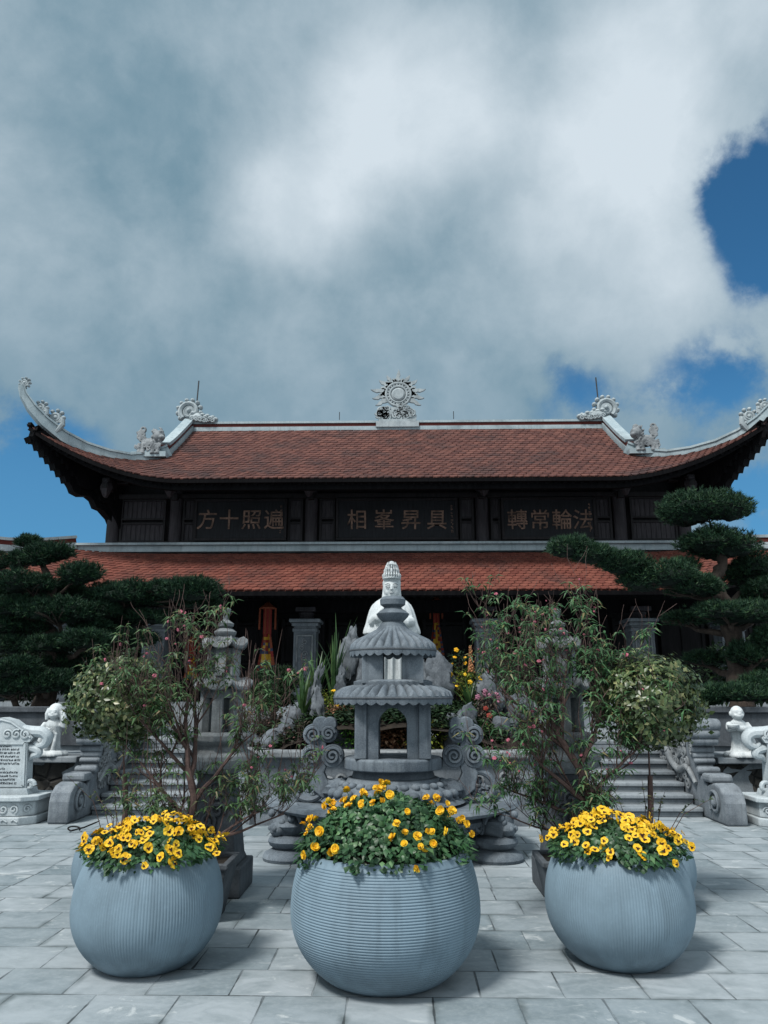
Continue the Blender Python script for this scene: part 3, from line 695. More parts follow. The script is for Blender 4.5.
for k in range(34):
    u = rnd.uniform(-.56, .56); v = rnd.uniform(.32, .72-.30*abs(u)); b.tube(spiral((u, ZR+v), rnd.uniform(.08, .15), .02, 1.4, lambda a, b_: Vector((a, YR-.12, b_)), 16, start=rnd.random()*6), .032, 6)
b.prism([(-.62, .26), (.62, .26), (.64, .42), (.5, .58), (.28, .70), (-.28, .70), (-.5, .58), (-.64, .42)], -.105, .05, lambda u, v, d: (u*.92+.03, YR+d, ZR+v-.03))
b.build('cloud_base', M['carving'], sun_o)

# belt between the roofs and the lower roof
b = MB(); b.box((0, 19.90, 5.38), (17.0, .25, .22)); b.box((0, 19.86, 5.47), (17.2, .34, .06)); b.build('white_belt', M['plaster'], T, smooth=False)
YL, ZL, YLT, ZLT, XL = 17.5, 3.93, 19.85, 5.22, 10.9
def liftl(x): return 1.15*max(0, (abs(x)/XL-.55)/.45)**1.8
def ytl(x): return YLT if abs(x) <= 8.45 else YLT-(YLT-YL)*(abs(x)-8.45)/(XL-8.45)
def roof_lo(x, y):
    v = max(0, min(1, (y-YL)/(YLT-YL))); return ZL+(ZLT-ZL)*v+liftl(x)*(1-v*.6)
lo = MB(); tiles(lo, roof_lo, ytl, YL, XL, .19, .15); LO = lo.build('lower_roof', M['tile_lo'], T, smooth=False)
bed = MB(); xl = [-XL+2*XL*i/60 for i in range(61)]
sheet(bed, lambda x, v, dz: (x, YL+.03+(max(ytl(x), YL+.04)-YL-.03)*v, roof_lo(x, YL+.03+(ytl(x)-YL-.03)*v)-.03), xl, 8)
for sx in (-1, 1):                                   # side slopes
    bed.add([(sx*XL, YL, ZL+liftl(XL)), (sx*XL, 26, ZL), (sx*8.4, 26, ZLT+.2), (sx*8.4, YLT, ZLT+.2)], [(0, 1, 2, 3)])
bed.build('tile_bed', M['tile_lo'], LO, smooth=False)
for sx in (-1, 1):
    h = MB(); P = [(sx*x, ytl(x), roof_lo(x, ytl(x))+.02) for x in (8.5, 9.1, 9.7, 10.3, 10.85)]
    for a, b_ in zip(P, P[1:]): ridge3(h, a, b_, .36, .26)
    h.build('lower_hip_ridge', [M['plaster'], M['red']], T, smooth=False)
ev = MB()
for a, b_ in zip(xl, xl[1:]):
    ev.beam((a, YL+.05, ZL+liftl(a)-.06), (b_, YL+.05, ZL+liftl(b_)-.06), .10, .10)
for i in range(-52, 53):
    x = i*.205; ev.beam((x, YL+.09, ZL+liftl(x)-.11), (x, max(ytl(x)-.03, YL+.15), roof_lo(x, max(ytl(x)-.03, YL+.15))-.15), .07, .09)
sheet(ev, lambda x, v, dz: (x, YL+.06+(max(ytl(x), YL+.08)-YL-.06)*v, roof_lo(x, YL+(ytl(x)-YL)*v)-.075), xl, 6)
ev.box((0, 19.5, 3.78), (20, .26, .30)); ev.box((0, 18.3, 3.95), (20, .14, .12)); ev.box((0, 19.5, 4.1), (20, .14, .12))
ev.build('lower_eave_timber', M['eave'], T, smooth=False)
# hall: podium, floor, back wall with doors
PZ = 1.45
tag(MB().box((0, 23, PZ/2), (25, 10.2, PZ)).build('podium', M['stair'], T, smooth=False))
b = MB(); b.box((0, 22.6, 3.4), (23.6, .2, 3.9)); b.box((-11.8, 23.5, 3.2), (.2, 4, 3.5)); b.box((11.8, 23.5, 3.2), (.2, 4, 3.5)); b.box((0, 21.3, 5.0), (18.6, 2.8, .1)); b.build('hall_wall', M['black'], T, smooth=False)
for i in range(-8, 9):
    d = MB(); x = i*1.36
    for z, hh_ in ((2.0, .8), (3.05, 1.0)): d.box((x, 22.46, z), (1.06, .06, hh_))
    for k in (-1, 0, 1): d.box((x+k*.58, 22.45, 2.6), (.09, .10, 2.3))
    for z in (1.52, 2.48, 3.62): d.box((x, 22.45, z), (1.2, .09, .08))
    d.build('door', M['wood'], T, smooth=False)
for x in (-10.3, -8.25, -6.05, -2.28, 2.24, 6.05, 8.25, 10.3):
    y = 19.5; s = MB()
    s.box((x, y, 2.35), (.56, .56, 1.7))
    pil = s.build('stone_pillar', M['grey'], T, smooth=False, bevel=.02)
    s = MB()
    for a in (-.19, .19): s.box((x+a, y-.29, 2.3), (.035, .03, 1.5))
    for z in (1.56, 3.04): s.box((x, y-.291, z), (.415, .03, .035))
    for k in range(9): s.tube(spiral((x+rnd.uniform(-.08, .08), 1.7+.15*k), .075, .012, 1.3, lambda a, b_: Vector((a, y-.285, b_)), 14, start=k), .016, 5)
    s.build('carved_panel', M['lantern'], pil, smooth=False)
    s = MB(); s.box((x, y, 1.53), (.74, .74, .16)); s.box((x, y, 1.64), (.66, .66, .08)); s.build('base', M['grey'], pil, smooth=False, bevel=.02)
    s = MB()
    for z, w_ in ((3.18, .62), (3.25, .56), (3.32, .66), (3.41, .78)): s.box((x, y, z), (w_, w_, .085))
    s.build('capital', M['grey'], pil, smooth=False, bevel=.02)
    s = MB(); s.lathe([(.15, 3.45), (.19, 3.49), (.17, 3.54), (.2, 3.6), (.2, 3.64)], 16, (x, y, 0)); s.box((x, y-.05, 3.70), (.5, .5, .12)); s.build('timber_block', M['wood2'], pil, bevel=.02)

# banners in the verandah
def banner(px, y0, y1, Y, seed, lab, wpx=13):
    a = at(px, y0, Y); b_ = at(px, y1, Y); root = empty('banner', (a.x, Y, a.z), lab, 'banner', 'temple banners hanging in the verandah'); r = random.Random(seed)
    H = a.z-b_.z; W = wpx/40
    m = MB(); k = 7; mats = [M['bred'], M['byel'], M['bblu'], M['bor']]
    for j in range(14):
        z0 = a.z-H*.42-(H*.58)*j/14; z1 = z0-(H*.58)/14; w0 = W*(.42+.62*j/14)
        for i in range(5):
            x0 = a.x-w0+2*w0*i/5; x1 = a.x-w0+2*w0*(i+1)/5
            m.mat(r.choice((0, 1, 1, 2, 3, 1)) if i in (1, 2, 3) else r.choice((0, 2, 3)))
            yy = Y+.05*math.sin(i*2.0+seed)
            m.add([(x0, yy, z0), (x1, Y+.05*math.sin((i+1)*2.0+seed), z0), (x1*1.0, Y+.05*math.sin((i+1)*2.0+seed), z1), (x0, yy, z1)], [(0, 1, 2, 3)])
    m.build('streamer', mats, root, smooth=False)
    m = MB(); m.mat(0)
    for i in range(6):
        x0 = a.x-W*.42+W*.84*i/6; x1 = a.x-W*.42+W*.84*(i+1)/6; m.mat((0, 3, 0, 0, 3, 0)[i])
        m.add([(x0, Y-.02*(i % 2), a.z-.06), (x1, Y-.02*((i+1) % 2), a.z-.06), (x1, Y-.02*((i+1) % 2), a.z-H*.42), (x0, Y-.02*(i % 2), a.z-H*.42)], [(0, 1, 2, 3)])
    m.build('upper_cloth', mats, root, smooth=False)
    m = MB(); m.lathe([(.03, .1), (W*.5, .02), (W*.8, -.05), (W*.75, -.07)], 14, (a.x, Y, a.z)); m.tube([(a.x, Y, a.z+.05), (a.x, Y, 3.7)], .012, 5)
    for sx in (-1, 1): m.tube([(a.x+sx*W*.78, Y, a.z-.05), (a.x+sx*W*.8, Y, a.z-H*.35)], .025, 5)
    m.build('canopy', M['bor'], root)
banner(268, 606, 674, 19.2, 2, 'patchwork red and yellow banner hanging beside the left stone pillar', 10)
banner(436, 600, 655, 20.6, 5, 'dim red banner hanging right of the white goddess statue', 8)
banner(193, 640, 680, 19.2, 7, 'yellow and red banner seen behind the left peach tree', 8)
banner(646, 628, 668, 19.4, 9, 'small yellow banner behind the right peach tree', 7)

# ------------------------------------------------------------------ pots and their pansies
def pot(name_loc, R, style, lab, soil_z=.70):
    cx, cy = name_loc; root = empty('planter_pot', (cx, cy, 0), lab, 'planter', 'round ribbed planters' if style != 'row' else None)
    H, zc, lowh, toph = ((.70, .38, .46, .66) if style == 'rings' else (.64, .335, .40, .52)); k0 = R/(.56 if style == 'rings' else .455); k0 *= (1.0 if R > .41 else 1.0); H *= k0; zc *= k0; lowh *= k0; toph *= k0
    def rr(z): return R*math.sqrt(max(0, 1-((z-zc)/(lowh if z < zc else toph))**2))
    m = MB()
    if style == 'rings':
        prof = [(rr(0)*.92, 0), (rr(.008), .008)]; N = 44; z0, z1 = .02, H-.03
        for i in range(N):
            for q, a in ((0, -.0028), (.25, .0012), (.5, .0023), (.75, .0012)):
                z = z0+(z1-z0)*(i+q)/N; prof.append((rr(z)+a, z))
        n = 120; fn = None
    else:
        prof = [(rr(0)*.92, 0)]+[(rr(z), z) for z in [H*(.01+.95*i/34) for i in range(35)]]
        NR = 160; n = NR*4
        def fn(r, z, t, j):
            k = min(1, max(0, (z-.05)/.05))*min(1, max(0, (H-.03-z)/.02)) if j > 0 else 0
            i = int(round(t/(2*PI)*n)) % 4
            return r+(.0011, .0004, -.0013, .0004)[i]*k, z
    prof += [(rr(H)+.002, H-.012), (rr(H), H-.003), (rr(H)-.012, H), (rr(H)-.035, H-.002), (rr(H)-.045, H-.012), (rr(H)-.05, H-.06), (.02, H-.061)]
    m.lathe(prof, n, (cx, cy, 0), fn=fn)
    m.build('bowl', M['pot'], root)
    s = MB(); s.lathe([(rr(H)-.052, H-.03), (rr(H)*.6, H-.012), (.02, H-.005)], 40, (cx, cy, 0), fn=lambda r, z, t, j: (r, z+.012*mnoise.noise(Vector((r*9*math.cos(t), r*9*math.sin(t), 1)))), cap=False)
    s.build('soil', M['soil'], root)
    return root, rr(H), H
def pansy_mesh(kind, seed):
    r = random.Random(seed); m = MB()
    def petal(a, L, W, z, curl, mat):
        m.mat(mat); c, s_ = math.cos(a), math.sin(a); vs = [(0, 0, z)]; fs = []
        n = 9
        for ring, q in ((0, .55), (1, 1.0)):
            for i in range(n):
                t = -1+2*i/(n-1); x = L*(.10+.90*math.cos(t*1.35)**.6)*q; y = W*math.sin(t*1.45)*q
                zz = z+curl*(q**2)*L+r.uniform(-.05, .05)*L*q+.06*L*math.sin(t*5+seed)*q
                vs.append((x*c-y*s_, x*s_+y*c, zz))
        for i in range(n-1): fs.append((0, 1+i, 2+i)); fs.append((1+i, 1+n+i, 2+n+i, 2+i))
        m.add(vs, fs)
    if kind == 'pansy':
        for a, L, W, z in ((118, .036, .021, .000), (62, .036, .021, .003), (178, .034, .019, .006), (2, .034, .019, .008), (270, .036, .024, .011)):
            petal(math.radians(a+r.uniform(-6, 6)), L, W, z, r.uniform(-.15, .25), 0)
        m.mat(1)
        for a, L in ((270, .0215), (188, .0165), (-8, .0165), (246, .0165), (294, .0165)):
            petal(math.radians(a), L, .0048, .0165, .0, 1)
        m.mat(0); m.blob((0, .001, .019), .0035, (4, 6))
    else:
        for k in range(6): petal(k*PI/3+r.uniform(-.2, .2), .032, .023, .001*k, r.uniform(-.1, .35), 0)
        for k in range(5): petal(k*2*PI/5+.5, .022, .017, .009, r.uniform(.3, .8), 2 if r.random() < .6 else 0)
        m.mat(2); m.blob((0, 0, .014), .006, (4, 6))
    me_o = m.build('flower', [M['yellow'], M['maroon'], M['orange']], None); me = me_o.data; bpy.data.objects.remove(me_o); return me
PM = {k: [pansy_mesh(k, i) for i in range(5)] for k in ('pansy', 'double')}
def pansies(cx, cy, R, H, height, kind, nleaf, nflow, lab, seed, over=.05):
    r = random.Random(seed); root = empty('pansy_plants', (cx, cy, H-.03), lab, 'flowers', 'yellow pansies in the round planters')
    m = MB(); Rm = R+over
    def surf(q, a):
        edge = 1+.06*math.sin(a*5+seed)+.05*math.sin(a*9+2*seed)
        x, y = q*Rm*edge*math.cos(a), q*Rm*edge*math.sin(a)
        z = H-.015+height*max(0, 1-q**2.3)**.75+.05*height*4*mnoise.noise(Vector((x*6, y*6, seed)))
        if q > .92: z -= (q-.92)*.25
        n = Vector((x*1.3, y*1.3, height*1.1+.12*(1-q))).normalized(); return Vector((cx+x, cy+y, z)), n
    for i in range(nleaf):
        q = math.sqrt(r.random()); a = r.random()*2*PI; p, n = surf(q, a); dp = r.random()**2*.10
        d = (n*.5+Vector((r.gauss(0, 1), r.gauss(0, 1), r.gauss(0, .7)))*.75).normalized()
        p = p-n*dp-d*.02; L = r.uniform(.030, .058); m.leaf(p, d, n, L, L*r.uniform(.5, .72), .12, .15)
    for i in range(nleaf//(14 if kind == 'pansy' else 40)):
        a = r.random()*2*PI; p, n = surf(r.uniform(.90, .99), a); d = Vector((math.cos(a), math.sin(a), -.25+r.gauss(0, .3))).normalized()
        m.leaf(p+Vector((0, 0, r.uniform(0, .04))), d, Vector((0, 0, 1)), r.uniform(.04, .06), .032, .1, .2)
    m.build('foliage', M['pansyleaf'], root)
    st = MB(); ex = MB(); pts = []; tries = 0
    while len(pts) < nflow and tries < 9000:
        tries += 1
        q = math.sqrt(r.random())*1.0; a = r.random()*2*PI
        if kind == 'double' and (mnoise.noise(Vector((q*math.cos(a)*2.3+seed, q*math.sin(a)*2.3, 4))) < -.02): continue
        if kind == 'pansy' and (q > .93 and r.random() < .75 or mnoise.noise(Vector((q*math.cos(a)*2.6+seed, q*math.sin(a)*2.6, 9))) < -.16): continue
        p, n = surf(q, a)
        if any((p-o).length < (.029 if kind == 'pansy' else .042) for o in pts): continue
        pts.append(p); up_ = r.uniform(.008, .065); p2 = p+n*up_+Vector((0, 0, .006)); st.tube([p-n*.05, p+n*.2*up_, p2], .0022, 4)
        look = (n*.75+Vector((r.gauss(0, .6), -.35+r.gauss(0, .5), .2+r.gauss(0, .35)))).normalized()
        o = bpy.data.objects.new('flower', r.choice(PM[kind])); COL.objects.link(o); o.parent = root
        o.location = p2-Vector((cx, cy, H-.03)); o.rotation_mode = 'QUATERNION'
        o.rotation_quaternion = look.to_track_quat('Z', 'Y') @ Matrix.Rotation(r.gauss(0, .5)+ (0 if kind == 'pansy' else r.random()*6), 4, 'Z').to_quaternion()
        k = r.uniform(.62, 1.05)*(1.0 if kind == 'pansy' else .88); o.scale = (k, k*r.uniform(.8, 1.05), k)
        if len(pts) > 98: me_ = o.data; xf = Matrix.LocRotScale(o.location+Vector((cx, cy, H-.03)), o.rotation_quaternion, o.scale); ex.add([tuple(xf @ v.co) for v in me_.vertices], [], None); n_ = len(ex.v)-len(me_.vertices); ex.f += [tuple(q_+n_ for q_ in p_.vertices) for p_ in me_.polygons]; ex.mi += [p_.material_index for p_ in me_.polygons]; bpy.data.objects.remove(o)
    if ex.v: tag(ex.build('more_flowers', [M['yellow'], M['maroon'], M['orange']], root), kind='stuff')
    st.build('stems', M['pansyleaf'], root)
_, rc, hc = pot((-.01, 5.0), .56, 'rings', 'largest planter, blue grey with horizontal ribs, front and centre')
pansies(-.01, 5.0, rc, hc, .31, 'double', 6800, 98, 'bushy plants with scattered amber blooms in the middle planter', 3, .03)
_, r1, h1 = pot((-1.49, 5.2), .455, 'flutes', 'vertically ribbed planter at the front left, under dark-eyed pansies')
pansies(-1.49, 5.2, r1, h1, .17, 'pansy', 3800, 150, 'dark-eyed yellow pansies filling the front left planter', 5, .045)
_, r2, h2 = pot((1.455, 5.33), .455, 'flutes', 'vertically ribbed planter at the front right, under dark-eyed pansies')
pansies(1.455, 5.33, r2, h2, .18, 'pansy', 3800, 150, 'dark-eyed yellow pansies filling the front right planter', 8, .045)
_, r3, h3 = pot((-2.13, 6.55), .375, 'flutes', 'planter half hidden behind the front left pansy planter')
_, r4, h4 = pot((2.00, 6.57), .375, 'flutes', 'planter half hidden behind the front right pansy planter')

# ------------------------------------------------------------------ plants grown from branches
UPV = Vector((0, 0, 1))
def camellia(cx, cy, zt, c, rad, lab, seed):
    r = random.Random(seed); root = empty('camellia_shrub', (cx, cy, zt), lab, 'shrub', 'round-headed shrubs in the rear planters')
    m = MB(); c = Vector(c); b0 = Vector((cx, cy, zt-.05)); fork = b0.lerp(c, .45)+Vector((.02, 0, 0))
    m.tube([b0, b0.lerp(fork, .5)+Vector((.015, .01, 0)), fork], [.028, .024, .02], 7)
    for i in range(16):
        d = Vector((r.gauss(0, 1), r.gauss(0, 1), r.gauss(.2, .8))).normalized(); e = c+Vector((d.x*rad[0], d.y*rad[0], d.z*rad[1]))*.8
        s_ = b0.lerp(fork, r.uniform(.85, 1)); m.tube([s_, s_.lerp(c, .5), e], [.007, .005, .003], 5)
    f = MB()
    for i in range(10):
        a = r.random()*2*PI; q = b0+Vector((math.cos(a)*.14, math.sin(a)*.14, 0)); t = Vector((math.cos(a)*.26+r.gauss(0, .06), math.sin(a)*.26, r.uniform(.22, .5)))
        pts = [q, q+t*.5+Vector((r.gauss(0, .03), 0, .05)), q+t]; m.tube(pts, [.004, .003, .0015], 4)
        for k in range(9):
            p = pts[1].lerp(pts[2], r.random()); d = Vector((r.gauss(0, 1), r.gauss(0, 1), r.gauss(.2, .6))).normalized(); f.leaf(p, d, UPV if abs(d.z) < .9 else Vector((1, 0, 0)), r.uniform(.03, .06), .02, .15, .2)
    m.build('trunk', M['twig'], root)
    for i in range(7200):
        d = Vector((r.gauss(0, 1), r.gauss(0, 1), r.gauss(.1, 1))).normalized(); k = r.uniform(.55, 1)**.5
        lump = 1+.24*mnoise.noise(d*2.2+Vector((seed, 0, 0)))+.16*mnoise.noise(d*5)+r.gauss(0, .03)
        p = c+Vector((d.x*rad[0], d.y*rad[0], d.z*rad[1]))*k*lump
        if mnoise.noise(p*7+Vector((0, seed, 0))) < -.25: continue
        tg = d.cross(Vector((r.gauss(0, 1), r.gauss(0, 1), r.gauss(0, 1)))).normalized(); ld = (tg+d*r.uniform(.1, .8)+Vector((0, 0, -.35))).normalized()
        L = r.uniform(.036, .066); f.leaf(p, ld, (d+Vector((0, 0, .5))).normalized(), L, L*.55, -.12, .18)
    f.build('foliage', M['camellia'], root)
camellia(-2.14, 6.55, h3, (-2.25, 6.58, 1.57), (.42, .36), 'round glossy shrub on a thin stem in the left rear planter', 2)
camellia(2.04, 6.57, h4, (2.12, 6.60, 1.57), (.45, .39), 'yellow green round shrub on a thin stem in the right rear planter', 6)

def peach(cx, cy, lab, seed, trunk, mains, leaves, blooms, lmat, upright):
    r = random.Random(seed); root = empty('peach_tree', (cx, cy, .36), lab, 'tree', 'potted peach trees beside the lanterns'); w_ = MB(); spots = []
    T_ = [Vector(p) for p in trunk]; w_.tube(T_, [.042-.016*i/(len(T_)-1) for i in range(len(T_))], 8)
    def grow(p, d, L, rad, depth):
        n = 6; pts = [p]; rr_ = [rad]; q = p.copy(); dd = d.copy()
        for i in range(n):
            dd = (dd+Vector((r.gauss(0, .13), r.gauss(0, .13), r.gauss(.02, .10)+upright*.10*(depth >= 1)))).normalized(); q = q+dd*(L/n); pts.append(q); rr_.append(max(.0016, rad*(1-.75*(i+1)/n)))
            if depth >= 2 or (depth == 1 and i > 1): spots.append((q.copy(), dd.copy()))
        w_.tube(pts, rr_, 6 if depth == 0 else 4, cap=False)
        if depth < 3:
            for k in range((7, 5, 3)[depth]):
                i = r.randint(1, n); base = pts[i]; a = r.random()*2*PI
                sd = Vector((math.cos(a), math.sin(a), r.uniform(.1, 1.0)*upright+r.uniform(-.2, .4))).normalized(); nd = (dd*.55+sd*.75).normalized()
                grow(base, nd, L*r.uniform(.42, .75), max(.002, rr_[i]*.6), depth+1)
    for s0, d, L, rad in mains: grow(Vector(s0), Vector(d).normalized(), L*.74, rad, 0)
    base = [s_ for s_ in spots]
    for i in range(70):                               # thin upright shoots
        p, d = r.choice(base); L = r.uniform(.2, .55)*(.3 if p.z > 2.05 else 1); e = p+Vector((r.gauss(0, .10), r.gauss(0, .08), 1)).normalized()*L; mid = p.lerp(e, .5)+Vector((r.gauss(0, .02), 0, 0)); w_.tube([p, mid, e], [.0032, .0026, .0012], 4, cap=False)
        for k in range(3): spots.append((p.lerp(e, r.random()), UPV.copy()))
    w_.build('trunk', M['twig'], root)
    f = MB(); r.shuffle(spots)
    for i in range(leaves):
        p, d = spots[i % len(spots)]; p = p+Vector((r.gauss(0, .02), r.gauss(0, .02), r.gauss(0, .02)))
        a0 = r.random()*6; nl = r.choice((3, 4, 5, 6, 7))
        for k in range(nl):
            a = a0+k*2*PI/nl+r.gauss(0, .3); ld = Vector((math.cos(a), math.sin(a), r.gauss(.05, .35))).normalized(); L = r.uniform(.05, .105)
            f.leaf(p, ld, UPV, L, L*.25, .2, .45)
    f.build('foliage', lmat, root)
    bl = MB()
    for k in range(7): a = k*2*PI/7; bl.blob((.011*math.cos(a), .011*math.sin(a), .004+.004*(k % 2)), (.011, .009, .006), (5, 7))
    bl.blob((0, 0, .008), .008, (5, 7)); bo = bl.build('blossom', M['blossom'], None); me = bo.data; bpy.data.objects.remove(bo)
    hi = sorted(spots, key=lambda s_: -s_[0].z)
    for i in range(blooms):
        p, d = r.choice(hi[:int(len(hi)*.8)]); o = bpy.data.objects.new('blossom', me); COL.objects.link(o); o.parent = root; o.location = p+Vector((r.gauss(0, .015), -.02, .01))-Vector((cx, cy, .36))
        o.rotation_euler = (r.uniform(.6, 1.8), 0, r.random()*6); k = r.uniform(.4, .95); o.scale = (k, k*r.uniform(.6, 1), k)
def square_pot(cx, cy, lab):
    root = empty('square_pot', (cx, cy, 0), lab, 'planter', 'tapered square pots under the peach trees'); m = MB()
    rings = [(.15, 0), (.225, .36), (.24, .37), (.24, .41), (.195, .41), (.188, .36)]; vs = []; fs = []
    for h_, z in rings: vs += [(cx-h_, cy-h_, z), (cx+h_, cy-h_, z), (cx+h_, cy+h_, z), (cx-h_, cy+h_, z)]
    for j in range(len(rings)-1): fs += [(j*4+i, j*4+(i+1) % 4, j*4+4+(i+1) % 4, j*4+4+i) for i in range(4)]
    fs.append((3, 2, 1, 0)); m.add(vs, fs); m.build('body', M['dark'], root, smooth=False, bevel=.012)
    s = MB(); n = 8; s.add([(cx+.19*(2*i/n-1), cy+.19*(2*j/n-1), .385+.018*mnoise.noise(Vector((i*1.3, j*1.7, 2)))) for j in range(n+1) for i in range(n+1)], [(j*(n+1)+i, j*(n+1)+i+1, (j+1)*(n+1)+i+1, (j+1)*(n+1)+i) for j in range(n) for i in range(n)])
    s.build('soil', M['soil'], root)
square_pot(-1.41, 6.22, 'dark square pot of the left peach tree, beside the lantern plinth')
square_pot(1.36, 6.35, 'dark square pot of the right peach tree, behind the right pansy planter')
peach(-1.50, 6.22, 'sparse peach tree with few pink buds in front of the left stone lantern', 21,
      [(-1.50, 6.22, .36), (-1.52, 6.2, .60), (-1.50, 6.22, .85), (-1.56, 6.22, 1.05)],
      [((-1.52, 6.2, .66), (-1.0, .2, .75), 1.0, .020), ((-1.5, 6.22, .8), (.5, -.1, .9), .95, .02), ((-1.56, 6.22, 1.05), (-.25, .1, 1), 1.05, .022), ((-1.54, 6.22, .98), (.1, .3, 1), 1.1, .022), ((-1.5, 6.22, .5), (.9, .15, .28), 1.0, .016),
       ((-1.5, 6.22, .45), (.75, -.05, .5), .9, .014), ((-1.5, 6.22, .42), (-.8, .2, .5), .8, .014), ((-1.55, 6.25, 1.0), (-.7, .3, .8), .9, .018)], 560, 45, M['peachdry'], .9)
peach(1.36, 6.35, 'leafy peach tree with pink blossoms in front of the right stone lantern', 34,
      [(1.37, 6.35, .36), (1.42, 6.35, .6), (1.56, 6.37, .82), (1.48, 6.36, 1.05), (1.34, 6.38, 1.28)],
      [((1.34, 6.38, 1.28), (-.25, .1, 1), 1.05, .024), ((1.48, 6.36, 1.05), (.5, .1, .9), 1.0, .022), ((1.54, 6.36, .78), (-.8, -.1, .7), 1.05, .022), ((1.52, 6.36, .65), (-.9, .1, .35), .95, .018), ((1.56, 6.37, .85), (.8, .1, .6), .8, .018), ((1.52, 6.36, .5), (-.8, .0, .25), .85, .014),
       ((1.38, 6.38, 1.2), (-.8, .1, .8), .95, .02), ((1.36, 6.38, 1.25), (.3, .3, 1), 1.1, .02), ((1.5, 6.36, .5), (.5, -.1, .6), .6, .014)], 880, 95, M['peach'], .8)

# ------------------------------------------------------------------ stone lanterns
def lantern(cx, cy, lab):
    root = empty('stone_lantern', (cx, cy, 0), lab, 'lantern', 'tall tiered stone lanterns')
    S = M['lantern']; D = M['dark']
    MB().box((cx, cy, .115), (.56, .56, .23)).build('plinth', D, root, smooth=False, bevel=.015)
    m = MB(); m.lathe([(.33, .23), (.30, .28), (.20, .95)], 4, (cx, cy, 0), rz=PI/4); sh = m.build('shaft', D, root, smooth=False, bevel=.012)
    m = MB()
    for z in (.35, .42, .5, .58, .66, .74, .82): m.tube(spiral((cx+rnd.uniform(-.07, .07), z), .07, .01, 1.4, lambda a, b: Vector((a, cy-.235+.125*(b-.23), b)), 16, start=z*9), .014, 5)
    m.build('carved_relief', D, sh)
    m = MB(); m.lathe([(.2, .95), (.30, 1.0), (.33, 1.06), (.33, 1.10), (.25, 1.14), (.24, 1.17), (.31, 1.22), (.31, 1.27), (.24, 1.29)], 6, (cx, cy, 0), rz=PI/6); m.build('lotus_shelf', S, root, smooth=False, bevel=.01)
    def firebox(z0, z1, r):
        f = MB()
        for k in range(6):
            a = PI/6+k*PI/3; f.box((cx+r*math.cos(a), cy+r*math.sin(a), (z0+z1)/2), (.06, .09, z1-z0), a)
        f.lathe([(r+.03, z1-.07), (r+.03, z1), (r-.04, z1), (r-.04, z1-.07)], 6, (cx, cy, 0), rz=PI/6, cap=False); f.lathe([(r*.75, z0), (r*.75, z0+.015)], 6, (cx, cy, 0))
        f.build('firebox', S, root, smooth=False)
    def roof(z0, z1, R, r):
        f = MB(); pr = [(r*.7, z1-.09), (R*.95, z0-.028), (R, z0-.018), (R, z0+.006), (R*.80, z0+.035), (R*.56, z0+.5*(z1-z0)), (r, z1), (.01, z1)]
        def fn(q, z, t, j):
            u = (t % (PI/3))-PI/6; hx = math.cos(PI/6)/math.cos(u); k = abs(u)/(PI/6)
            if j == 0 or j >= 6: return q, z
            return q*hx*1.10, z+.05*k**3*(1 if j <= 4 else .3)+(.006*math.cos(48*t) if 3 <= j <= 5 else 0)
        f.lathe(pr, 120, (cx, cy, 0), fn=fn); f.build('roof', S, root)
    firebox(1.29, 1.65, .155); roof(1.67, 1.79, .245, .12); firebox(1.77, 2.01, .11); roof(2.03, 2.13, .19, .07)
    m = MB(); m.lathe([(.06, 2.10), (.095, 2.135), (.10, 2.16), (.07, 2.185), (.05, 2.195), (.07, 2.21), (.075, 2.235), (.045, 2.255), (.028, 2.27), (.030, 2.31), (.040, 2.345), (.042, 2.365), (.036, 2.372), (.01, 2.374)], 18, (cx, cy, 0)); m.build('finial', S, root)
lantern(-1.50, 7.02, 'tiered stone lantern behind the sparse peach tree on the left')
lantern(1.52, 7.12, 'tiered stone lantern behind the leafy peach tree on the right')

# ------------------------------------------------------------------ the great stone censer
CY = 9.0
def zz(y, Y=CY): return at(391, y, Y).z
CE = empty('stone_censer', (0, CY, 0), 'huge carved blue grey stone censer with a two-tiered pagoda lid, behind the middle planter', 'censer')
S = M['censer']
m = MB(); m.lathe([(.55, .16), (.85, .20), (1.10, .27), (1.20, .33), (1.22, .38), (1.20, .42), (1.30, .43), (1.36, .45), (1.385, .475), (1.36, .505), (1.28, .52), (1.20, .51), (1.12, .47), (.8, .45)], 96, (0, CY, 0),
                   fn=lambda r, z, t, j: (r+(.02*abs(math.sin(14*t))**.5 if 2 <= j <= 4 else 0)+(.02*mnoise.noise(Vector((math.cos(t)*12, math.sin(t)*12, z*14))) if 1 <= j <= 5 else 0), z))
BW = m.build('bowl', S, CE)
m = MB()
for k in range(40):                                  # carved cloud scrolls round the belly
    a = k*2*PI/40; R_ = 1.20
    m.tube(spiral((0, .335), .075, .012, 1.5, lambda u, v, a=a: Vector(((R_+.01)*math.cos(a+u/R_), CY+(R_+.01)*math.sin(a+u/R_), v)), 16, start=k*2.3), .020, 5)
m.build('cloud_relief', S, BW)
